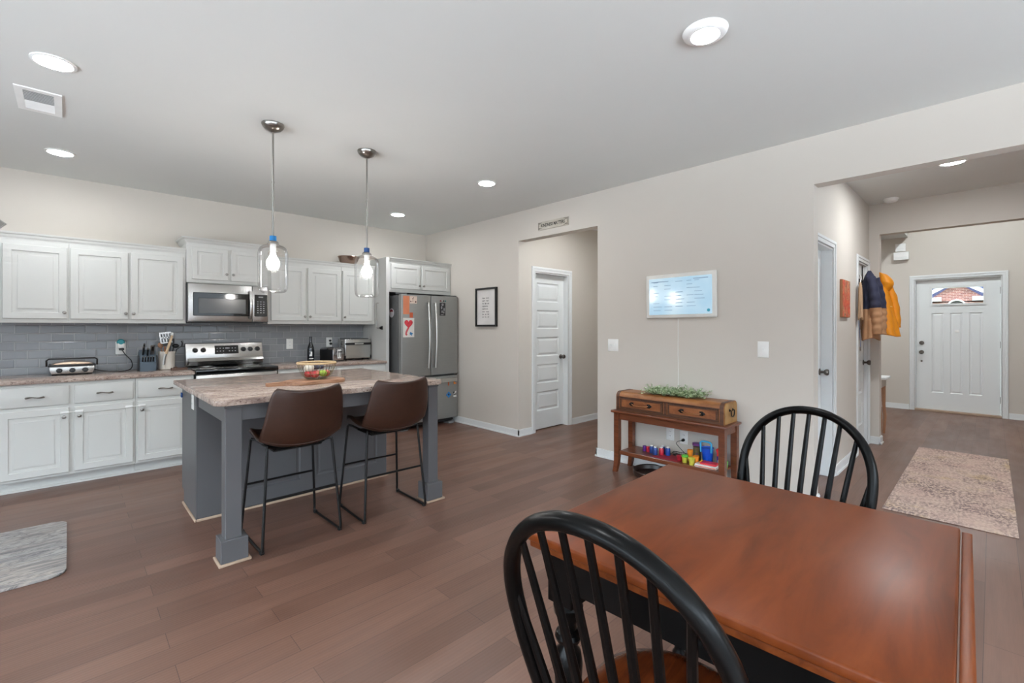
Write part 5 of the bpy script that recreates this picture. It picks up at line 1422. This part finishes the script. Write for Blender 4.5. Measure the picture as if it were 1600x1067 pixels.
t = thing('toaster_oven', (2.72, 5.83, CZ), 'steel flip-up toaster oven with a black band at the end of the right counter', 'toaster oven')
ox0, ox1, oy0, oy1 = 2.555, 2.915, 5.765, 5.985
b = MB(); b.box(ox0, ox1, oy0, oy1, CZ + .018, CZ + .272, .010, 3); b.build('oven_case', M['steel'], t)
m = face_y(oy0)
b = MB(m); b.box(ox0 + .004, ox1 - .004, CZ + .198, CZ + .226, .0005, .006, .002, 1); ob_ = b.build('control_band', M['black'], t)
b = MB(m); b.box(ox0 + .13, ox1 - .11, CZ + .204, CZ + .220, .0065, .014, .003, 1); b.build('grip', M['handle_steel'], ob_)
b = MB(m); b.box(ox0 + .012, ox1 - .012, CZ + .028, CZ + .195, .0005, .005, .003, 1); b.build('oven_door', M['steel'], t)
b = MB(); b.box(ox0 + .02, ox1 - .02, oy0 + .02, oy1 - .02, CZ + .2725, CZ + .279, .003, 1); b.build('top_plate', M['fridge_side'], t)
for x in (ox0 + .03, ox1 - .03):
    for y in (oy0 + .03, oy1 - .03):
        b = MB(); b.lathe([(.012, 0), (.012, .0178)], (x, y, CZ), 'z', 12); b.build('foot', M['rubber'], t)
for x in (ox0 + .006, ox1 - .006):
    b = MB(); b.box(x - .008, x + .008, oy0 - .006, oy0 + .03, CZ + .02, CZ + .06, .002, 1); b.build('corner_foot', M['black'], t)
# towel bar thing on the tall panel
t = thing('panel_hook_bar', (2.9, 5.53, 1.5), 'slim dark vertical bar with a round knob on the tall white panel', 'holder')
b = MB(); b.tube([(2.9315, 5.585, 1.650), (2.905, 5.585, 1.650), (2.900, 5.585, 1.645), (2.900, 5.585, 1.33), (2.905, 5.58, 1.325), (2.905, 5.49, 1.325)], .0045, 8); b.build('bar', M['chrome'], t)
b = MB(); b.lathe([(.012, 5.462), (.020, 5.466), (.020, 5.474), (.008, 5.480), (.005, 5.489)], (2.905, 0, 1.325), 'y', 18); b.build('knob', M['iron'], t)
b = MB(); b.box(2.924, 2.9315, 5.475, 5.495, 1.30, 1.35, .002, 1); b.box(2.905, 2.924, 5.481, 5.489, 1.321, 1.329); b.build('bracket', M['iron'], t, merge=False)
# on top of the cabinets
t = thing('metal_bowl', (2.635, 5.83, 2.147), 'shallow brushed copper-toned metal bowl on top of the upper cabinets', 'bowl')
b = MB(); b.lathe([(.06, .001), (.085, .012), (.115, .05), (.128, .095), (.136, .104), (.135, .108), (.125, .098), (.110, .052), (.08, .016), (.001, .010)], (2.635, 5.83, 2.1455), 'z', 40); b.build('bowl', steel_mat('coppery_steel', (176, 150, 136)), t)
t = thing('framed_plaque', (-.44, 5.82, 2.14), 'grey square plaque tilted on its corner atop the left cabinets', 'plaque')
mq = Matrix.Translation((-.455, 5.80, 2.206)) @ Matrix.Rotation(R(40), 4, 'Y')
b = MB(mq); b.box(-.05, .05, 0, .02, -.05, .05, .002, 1); b.build('plaque', M['chrome'], t)
b = MB(mq); b.box(-.042, .042, -.003, -.0005, -.042, .042, .001, 1); b.build('plaque_face', plain('dull_face', (120, 118, 112), .5), t)

# ------------------------------------------------------------------ on the island
IT = IZ + .0005
t = thing('cutting_board', (1.26, 3.45, IT), 'long wooden cutting board with a handle on the island', 'cutting board')
mcb = Matrix.Translation((1.275, 3.455, IT)) @ Matrix.Rotation(R(2), 4, 'Z')
pl = [(-.30, -.022), (-.19, -.026)] + [(-.165, -.05), (-.14, -.092), (-.11, -.108)] + [(x, -.108 + .006 * math.sin(x * 30)) for x in (-.05, .02, .09, .15)] + [(.205, -.095), (.232, -.06), (.24, 0), (.232, .06), (.205, .095)] + [(x, .108 - .006 * math.sin(x * 25)) for x in (.15, .09, .02, -.05)] + [(-.11, .108), (-.14, .092), (-.165, .05), (-.19, .026), (-.30, .022)]
b = MB(mcb); b.prism(pl, 'z', 0, .024, .004); b.build('board', M['board'], t)
b = MB(mcb); b.lathe([(.009, .0242), (.007, .0246), (.0005, .0246)], (-.275, 0, 0), 'z', 12); b.build('hang_hole', M['black'], t)
BZ = IT + .0245; bx, by = 1.325, 3.475
t = thing('wire_fruit_basket', (bx, by, BZ), 'round wire fruit basket with a rattan rim on the cutting board', 'basket')
b = MB()
def bask(a, q):
    r_ = .070 + .062 * math.sin(q * math.pi / 2) ** .8; return (bx + r_ * math.cos(a), by + r_ * math.sin(a), BZ + .004 + .116 * q)
for k in range(32):
    a = 2 * math.pi * k / 32; b.tube([(bx, by, BZ + .003)] + [bask(a, q) for q in (0, .2, .45, .7, .95)], .0013, 4)
for q in (0, .35): b.tube([bask(2 * math.pi * k / 40, q) for k in range(40)], .0018, 5, closed=True)
b.build('wire_frame', plain('brass_wire', (120, 108, 82), .35, .8), t, merge=False)
b = MB(); b.tube([bask(2 * math.pi * k / 48, 1.0) for k in range(48)], .0075, 8, closed=True); b.build('rattan_rim', wood('rattan', (176, 146, 106), (204, 176, 136), (216, 192, 152), 'z', .7, 6), t)
def fruit(name, x, y, z, r, mat, label, cat, group=None, sc=(1, 1, .93)):
    t = thing(name, (bx + x, by + y, BZ + z), label, cat, group)
    b = MB(); prof = []
    for i in range(17):
        a = math.pi * i / 16; q = r * (1 - .10 * (1 - math.sin(a)) * (1 if i > 8 else .6))
        prof.append((max(q * math.sin(a), .0004), -q * math.cos(a) * sc[2] - (.16 * r * math.exp(-((a - math.pi) / .32) ** 2) if name != 'white_onion' else 0)))
    b.lathe(prof, (bx + x, by + y, BZ + z), 'z', 22); b.build('skin', mat, t)
    b = MB(); b.tube([(bx + x, by + y, BZ + z + r * .70), (bx + x + .003, by + y, BZ + z + r * 1.02)], [.0018, .0012], 5); b.build('stem', colour('fruit_stem', (90, 66, 40)), t)
red = N('red_apple'); red.l(red.ramp(red.noise(red.coords((1, 1, .4)), 22, 3), [(.35, (146, 24, 34)), (.55, (186, 54, 60)), (.7, (206, 130, 104))]), red.b.inputs['Base Color']); red.set(Roughness=.3)
fruit('red_apple', -.030, -.045, .041, .030, red.mat, 'red apple front left in the wire basket', 'fruit', 'red apples in the basket')
fruit('red_apple', -.055, .010, .041, .030, red.mat, 'red apple farthest left, under the white onion', 'fruit', 'red apples in the basket')
fruit('red_apple', .062, -.012, .042, .030, red.mat, 'red apple at the right, beside the green one', 'fruit', 'red apples in the basket')
fruit('red_apple', .006, .022, .040, .029, red.mat, 'red apple in the middle, behind the green one', 'fruit', 'red apples in the basket')
fruit('green_apple', .026, -.050, .045, .029, plain('green_apple', (150, 178, 62), .35), 'green apple among the red ones in the wire basket', 'fruit')
fruit('white_onion', -.052, .004, .086, .034, plain('white_onion', (226, 222, 208), .45), 'white onion resting high at the left of the basket', 'onion')
dk = plain('dark_plum', (58, 60, 76), .35)
fruit('dark_plum', .004, .030, .085, .021, dk, 'dark plum at the centre back of the basket', 'fruit', 'dark plums in the basket')
fruit('dark_plum', .046, .028, .087, .020, dk, 'dark plum at the right back of the basket', 'fruit', 'dark plums in the basket')
fruit('dark_plum', .002, -.014, .089, .020, dk, 'dark plum nearest the white onion', 'fruit', 'dark plums in the basket')

# ------------------------------------------------------------------ on the refrigerator
mfr = face_y(FY)
def magnet(name, u0, u1, v0, v1, mat, label, cat='magnet', th=.003, grp=None):
    b = MB(mfr); b.box(u0, u1, v0, v1, .0006, th, .0008, 1)
    return tag(b.build(name, mat, angle=None), label, cat, grp)
magnet('paper_sheet', 3.060, 3.150, 1.500, 1.735, plain('orange_paper', (214, 132, 96), .7), 'tall orange paper slip at the top left of the refrigerator door', 'paper')
t = thing('memo_card', (3.2, FY, 1.70), 'pale pink card with dark dots beside the orange slip', 'card')
b = MB(mfr); b.box(3.156, 3.262, 1.640, 1.735, .0006, .003); b.build('card', plain('pink_card', (220, 198, 184), .7), t, angle=None)
b = MB(mfr)
for u, v, r_ in ((3.17, 1.665, .009), (3.243, 1.662, .011), (3.20, 1.672, .006), (3.20, 1.70, .008), (3.21, 1.715, .006)): b.lathe([(r_, .0032), (r_, .0036), (.0003, .0037)], (u, v, 0), 'z', 14)
b.build('dots', plain('maroon_dot', (84, 46, 48), .6), t, merge=False)
magnet('photo_magnet', 3.153, 3.202, 1.455, 1.523, plain('orange_photo', (190, 88, 52), .5), 'small orange photo magnet between the slip and the drawing')
t = thing('child_drawing', (3.14, FY, 1.33), 'white sheet with a red heart-headed figure and blue blot', 'drawing')
b = MB(mfr); b.box(3.058, 3.222, 1.205, 1.452, .0006, .0022); b.build('paper', plain('drawing_paper', (216, 212, 206), .7), t, angle=None)
b = MB(mfr)
for k in range(60):
    a = 2 * math.pi * k / 60
hp = [(3.138 + .0040 * 16 * math.sin(a) ** 3 * .95, 1.378 + .0040 * (13 * math.cos(a) - 5 * math.cos(2 * a) - 2 * math.cos(3 * a) - math.cos(4 * a))) for a in [2 * math.pi * k / 40 for k in range(40)]]
b.prism(hp, 'z', .0024, .003); b.build('red_heart', plain('red_crayon', (190, 56, 66), .8, bump=.3, bscale=90, var=.3), t, angle=None)
b = MB(mfr); b.tube([(3.135, 1.325, .0027), (3.12, 1.30, .0027), (3.105, 1.27, .0027), (3.100, 1.245, .0027), (3.115, 1.232, .0027)], (.0004, .013), 6, flat=(0, 0, 1)); b.build('red_tail', plain('red_crayon_tail', (196, 88, 92), .8), t, angle=None)
b = MB(mfr); b.prism([(3.175 + (.022 + .009 * math.cos(5 * a)) * math.cos(a), 1.248 + (.020 + .008 * math.sin(4 * a)) * math.sin(a)) for a in [2 * math.pi * k / 30 for k in range(30)]], 'z', .0024, .003); b.build('blue_blot', plain('blue_crayon', (58, 122, 172), .8, bump=.3, bscale=90, var=.3), t, angle=None)
t = thing('photo_strip', (3.66, FY, 1.6), 'black and white photo held up on the right refrigerator door', 'photo')
b = MB(mfr); b.box(3.618, 3.712, 1.490, 1.665, .0006, .003); b.build('photo', plain('dark_photo', (44, 44, 46), .35), t, angle=None)
b = MB(mfr)
for u, v, a_, c_ in ((3.665, 1.640, .018, .018), (3.650, 1.60, .012, .022), (3.690, 1.575, .010, .024), (3.657, 1.545, .010, .018), (3.685, 1.535, .010, .014), (3.66, 1.505, .026, .004)): b.lathe([(1, .0032), (1, .0034), (.001, .0035)], (u, v, 0), 'z', 14, squash=(a_, c_))
b.build('pale_figures', plain('pale_print', (150, 150, 152), .5), t, merge=False, angle=None)
for u, c_, nm in ((3.632, (128, 40, 46), 'red'), (3.660, (190, 190, 188), 'white'), (3.682, (24, 30, 34), 'black'), (3.712, (40, 108, 110), 'teal')):
    b = MB(mfr); b.lathe([(.010, .0006), (.010, .006), (.007, .008), (.0004, .0082)], (u, 1.690 + (.004 if nm == 'white' else 0), 0), 'z', 16)
    tag(b.build('button_magnet', colour('magnet_' + nm, c_)), f'small {nm} round magnet above the black and white photo', 'magnet', 'round magnets on the right refrigerator door')
b = MB(Matrix(((0, 0, -1, FX0), (0, -1, 0, 0), (1, 0, 0, 0), (0, 0, 0, 1)))); 
ms = face_x(FX0)
t = thing('round_sticker_magnet', (FX0, 5.42, 1.53), 'oval white magnet with a dark red top on the refrigerator side', 'magnet')
b = MB(ms); b.lathe([(.060, .0006), (.060, .003), (.0004, .0032)], (-5.43, 1.52, 0), 'z', 28, squash=(1, 1)); b.build('disc', plain('white_vinyl', (214, 214, 216), .5), t)
b = MB(ms); b.prism([(-5.43 + .045 * math.cos(R(a)), 1.535 + .030 * math.sin(R(a))) for a in range(0, 181, 15)], 'z', .0034, .004); b.build('red_print', plain('maroon_print', (120, 30, 44), .5), t, angle=None)
def letter(ch_, u, v, size, rgb, label):
    t = thing('letter_magnet', (u, FY, v), label, 'letter magnet', 'plastic letter magnets on the freezer drawer')
    text_mesh(ch_, size, mfr @ Matrix.Translation((u, v, .0035)), plain('letter_' + ch_, rgb, .4), t, 'letter', .0028, bold=.004)
letter('I', 3.765, .560, .085, (206, 110, 66), 'reddish orange letter I magnet at the top of the freezer drawer')
letter('L', 3.872, .575, .085, (226, 130, 40), 'orange letter L magnet near the right edge of the freezer drawer')
letter('S', 3.405, .470, .060, (196, 96, 74), 'red letter S magnet low on the freezer, left of the island post')
letter('T', 3.448, .475, .060, (52, 150, 90), 'green letter magnet next to the red S on the freezer')
t = thing('blue_magnet', (3.768, FY, .40), 'blue blotch-shaped magnet on the freezer drawer', 'magnet')
b = MB(mfr); b.prism([(3.768 + (.034 + .008 * math.cos(4 * a)) * math.cos(a), .405 + (.034 + .008 * math.cos(4 * a)) * math.sin(a)) for a in [2 * math.pi * k / 28 for k in range(28)]], 'z', .0006, .006, .001); b.build('magnet_body', colour('magnet_blue', (34, 120, 186)), t)
b = MB(mfr); b.lathe([(.014, .0062), (.012, .008), (.0004, .0082)], (3.765, .408, 0), 'z', 14); b.build('magnet_centre', colour('magnet_navy', (18, 46, 84)), t)
t = thing('white_magnet', (3.872, FY, .40), 'white and black figure magnet right of the blue one', 'magnet')
b = MB(mfr); b.box(3.848, 3.896, .365, .388, .0006, .006, .001, 1); b.prism([(3.860, .405), (3.894, .425), (3.894, .448), (3.866, .434)], 'z', .0006, .006); b.build('magnet_body', M['plastic_white'], t, merge=False)
b = MB(mfr); b.box(3.846, 3.866, .418, .440, .0006, .005, .001, 1); b.box(3.868, 3.876, .388, .404, .0006, .005); b.build('magnet_spot', M['black'], t, merge=False)

# ------------------------------------------------------------------ entry corridor and foyer
t = thing('canvas_picture', (5.35, YC, 1.6), 'small red and orange picture block on the corridor wall between the doors', 'picture')
mcv = face_y(YC)
b = MB(mcv); b.box(5.185, 5.515, 1.428, 1.782, .0006, .022, .002, 1); b.build('block', plain('tan_block', (176, 120, 84), .6), t)
n = N('red_abstract'); n.l(n.ramp(n.noise(n.coords((2, 1, 1.2)), 7, 4, .6, 1.2), [(.34, (60, 36, 30)), (.43, (204, 150, 108)), (.50, (176, 40, 30)), (.58, (214, 84, 40)), (.66, (206, 160, 118)), (.74, (84, 52, 40))]), n.b.inputs['Base Color']); n.set(Roughness=.5)
b = MB(mcv); b.box(5.190, 5.510, 1.433, 1.777, .0222, .0235); b.build('picture_face', n.mat, t, angle=None)

t = thing('over_door_hooks', (6.2, .955, 1.95), 'slim dark over-the-door hook rack at the top of the closet door', 'hook rack')
b = MB()
yl = YC + .03
for x in (6.10, 6.42):
    b.tube([(x, yl - .006, 2.022), (x, yl - .006, 1.83), (x, yl - .014, 1.80), (x, yl - .05, 1.79), (x, yl - .075, 1.82)], .0045, 6)
b.tube([(6.08, yl - .008, 1.86), (6.46, yl - .008, 1.86)], .004, 6)
for x in (6.22, 6.32): b.tube([(x, yl - .01, 1.86), (x, yl - .02, 1.80), (x, yl - .055, 1.79), (x, yl - .078, 1.82)], .004, 6)
b.build('hook_frame', M['iron'], t, merge=False)
def cloth(fn, nu, nv, name, mat, parent, th=.006):
    b = MB(); b.surf(fn, nu, nv); o = b.build(name, mat, parent, angle=70)
    s = o.modifiers.new('thickness', 'SOLIDIFY'); s.thickness = th; s.offset = 0
    return o
def garment(cx, cy, ztop, zbot, wt, wb, dt, db, seed, lean=0.0, folds=7, fold=.012, z0=None, z1=None):
    """closed hanging tube of cloth between heights z0 and z1"""
    z0 = zbot if z0 is None else z0; z1 = ztop if z1 is None else z1
    def fn(i, j):
        z = z0 + (z1 - z0) * j; q = (ztop - z) / (ztop - zbot); a = 2 * math.pi * i
        s = min(1.0, q / .16) ** .6 if q < .16 else 1.0
        w = (wt + (wb - wt) * q) * max(s, .12); d = (dt + (db - dt) * q) * max(s, .2)
        f = 1 + fold / max(w, .03) * q * math.sin(a * folds + seed + 2.0 * q) + .25 * fold / max(w, .03) * math.sin(a * 3 + z * 30 + seed)
        hem = .014 * math.sin(a * 2 + seed) * (1 - j) if z0 == zbot else 0
        return (cx + w * f * math.cos(a), cy - lean * q + d * f * math.sin(a), z + hem)
    return fn
navy = plain('navy_cloth', (38, 40, 62), .8, bump=.25, bscale=90, var=.15); tan = plain('tan_cloth', (172, 128, 92), .8, bump=.25, bscale=90); gold = plain('yellow_raincoat', (228, 142, 12), .55, bump=.12, bscale=60)
t = thing('jacket', (6.12, .86, 1.90), 'child\'s navy and tan jacket hanging on the closet door', 'jacket')
g_ = dict(cx=6.12, cy=.900, ztop=1.93, zbot=1.205, wt=.12, wb=.165, dt=.055, db=.070, seed=.6, lean=.012)
cloth(garment(**g_, z0=1.515), 56, 24, 'upper_body', navy, t)['label'] = 'navy upper half'
cloth(garment(**{**g_, 'wt': .124, 'wb': .168}, z1=1.522), 56, 22, 'lower_body', tan, t)['label'] = 'tan lower half'
def sleeve(p, rs, name, mat, parent, seed):
    b = MB(); pts = []; rr = []
    P = bez(*p, 18)
    for k, q in enumerate(P):
        rr.append(rs[0] + (rs[1] - rs[0]) * k / 18 + .004 * math.sin(k * 1.3 + seed)); pts.append(q)
    b.tube(pts, [(r_, r_ * .8) for r_ in rr], 16, flat=(1, 0, 0)); return b.build(name, mat, parent, angle=70)
sleeve(((6.03, .88, 1.85), (6.0, .85, 1.74), (5.995, .835, 1.62), (6.0, .835, 1.53)), (.055, .060), 'sleeve', navy, t, 0)
sl = sleeve(((6.0, .835, 1.532), (6.0, .83, 1.45), (6.01, .825, 1.38), (6.01, .825, 1.265)), (.061, .058), 'sleeve_cuff', tan, t, 1)
sleeve(((6.20, .87, 1.85), (6.22, .835, 1.74), (6.22, .82, 1.62), (6.21, .815, 1.53)), (.055, .058), 'sleeve', navy, t, 2)
sleeve(((6.21, .815, 1.532), (6.21, .813, 1.45), (6.20, .813, 1.38), (6.19, .813, 1.26)), (.059, .056), 'sleeve_cuff', tan, t, 3)
t = thing('raincoat', (6.45, .84, 1.90), 'child\'s yellow raincoat hanging beside the navy jacket', 'raincoat')
g2 = dict(cx=6.455, cy=.862, ztop=1.87, zbot=1.245, wt=.075, wb=.125, dt=.055, db=.135, seed=2.2, lean=.035, folds=6, fold=.011)
cloth(garment(**g2), 56, 40, 'coat_body', gold, t)
b = MB(); b.surf(lambda i, j: (6.455 + (.075 - .05 * abs(j - .5)) * math.cos(2 * math.pi * i), .83 - .030 * math.sin(math.pi * j) + .062 * math.sin(2 * math.pi * i) * (.55 + .45 * math.sin(math.pi * j)), 1.925 - .20 * j + .015 * math.sin(2 * math.pi * i)), 30, 16)
hd = b.build('hood', gold, t, angle=70); s_ = hd.modifiers.new('thickness', 'SOLIDIFY'); s_.thickness = .006
sleeve(((6.50, .80, 1.78), (6.53, .74, 1.66), (6.52, .73, 1.50), (6.51, .725, 1.33)), (.05, .052), 'sleeve', gold, t, 1)
b = MB(); b.tube([(6.455 + .095 * math.cos(a), .862 - .018 + .092 * math.sin(a), 1.555 + .004 * math.sin(2 * a)) for a in [2 * math.pi * k / 32 for k in range(32)]], .004, 6, closed=True); b.build('reflective_piping', plain('pale_piping', (236, 206, 150), .4), t)
t = thing('tan_bag', (5.99, .965, 1.75), 'tan cloth bag hanging on the hinge side of the closet door', 'bag')
cloth(garment(cx=5.91, cy=.945, ztop=1.80, zbot=1.42, wt=.020, wb=.026, dt=.014, db=.018, seed=.3, folds=5, fold=.006), 28, 20, 'bag_body', plain('tan_bag_cloth', (178, 146, 116), .85, bump=.2, bscale=90), t)
b = MB(); b.tube([(5.91, .945, 1.795), (5.95, .945, 1.85), (5.985, .955, 1.875)], .004, 6); b.build('strap', M['plastic_white'], t)
t = thing('blue_lanyard', (5.99, .93, 1.2), 'short blue lanyard dangling below the navy jacket', 'lanyard')
b = MB(); b.tube([(6.01, .975, 1.40), (6.005, .965, 1.26), (6.0, .96, 1.18), (6.004, .96, 1.13)], [(.006, .002)] * 3 + [(.010, .003)], 6); b.build('strap', plain('blue_webbing', (96, 128, 184), .7), t)
b = MB(); b.box(5.997, 6.009, .956, .964, 1.085, 1.129, .002, 1); b.build('clip', M['chrome'], t)

def chime(y0, y1, z0, z1, label, d):
    t = thing('door_chime_box', (9.85, (y0 + y1) / 2, (z0 + z1) / 2), label, 'box')
    b = MB(face_x(9.85)); b.box(-y1, -y0, z0, z1, .0006, d, .006, 2); b.build('housing', M['lampwhite'], t)
    b = MB(face_x(9.85)); 
    for k in range(4): b.box(-y1 + .02, -y0 - .02, z0 + .012 + k * .012, z0 + .016 + k * .012, d + .0002, d + .001)
    b.build('grille', M['trim'], t, angle=None)
chime(.975, 1.105, 2.575, 2.70, 'small white box on the foyer wall, upper of the two', .04)
chime(.935, 1.125, 2.430, 2.560, 'wider white chime box on the foyer wall, lower of the two', .06)
t = thing('hall_table', (7.3, .95, 0), 'small white-topped table with a tan leg just past the corridor corner', 'table')
b = MB(); b.box(7.05, 7.45, .885, 1.25, .700, .724, .004, 1); b.build('tabletop', M['trim'], t)
b = MB(); b.box(7.08, 7.42, .925, 1.22, .60, .6995); b.build('apron', M['wall'], t, angle=None)
for x in (7.10, 7.40):
    for y in (.945, 1.20):
        b = MB(); b.tube([(x, y, 0), (x, y - .012 if y < 1 else y, .20), (x, y, .36), (x, y, .5995)], [.014, .016, .018, .020], 8); b.build('leg', plain('tan_leg_wood', (168, 122, 92), .5) if 'tan_leg_wood' not in bpy.data.materials else bpy.data.materials['tan_leg_wood'], t)
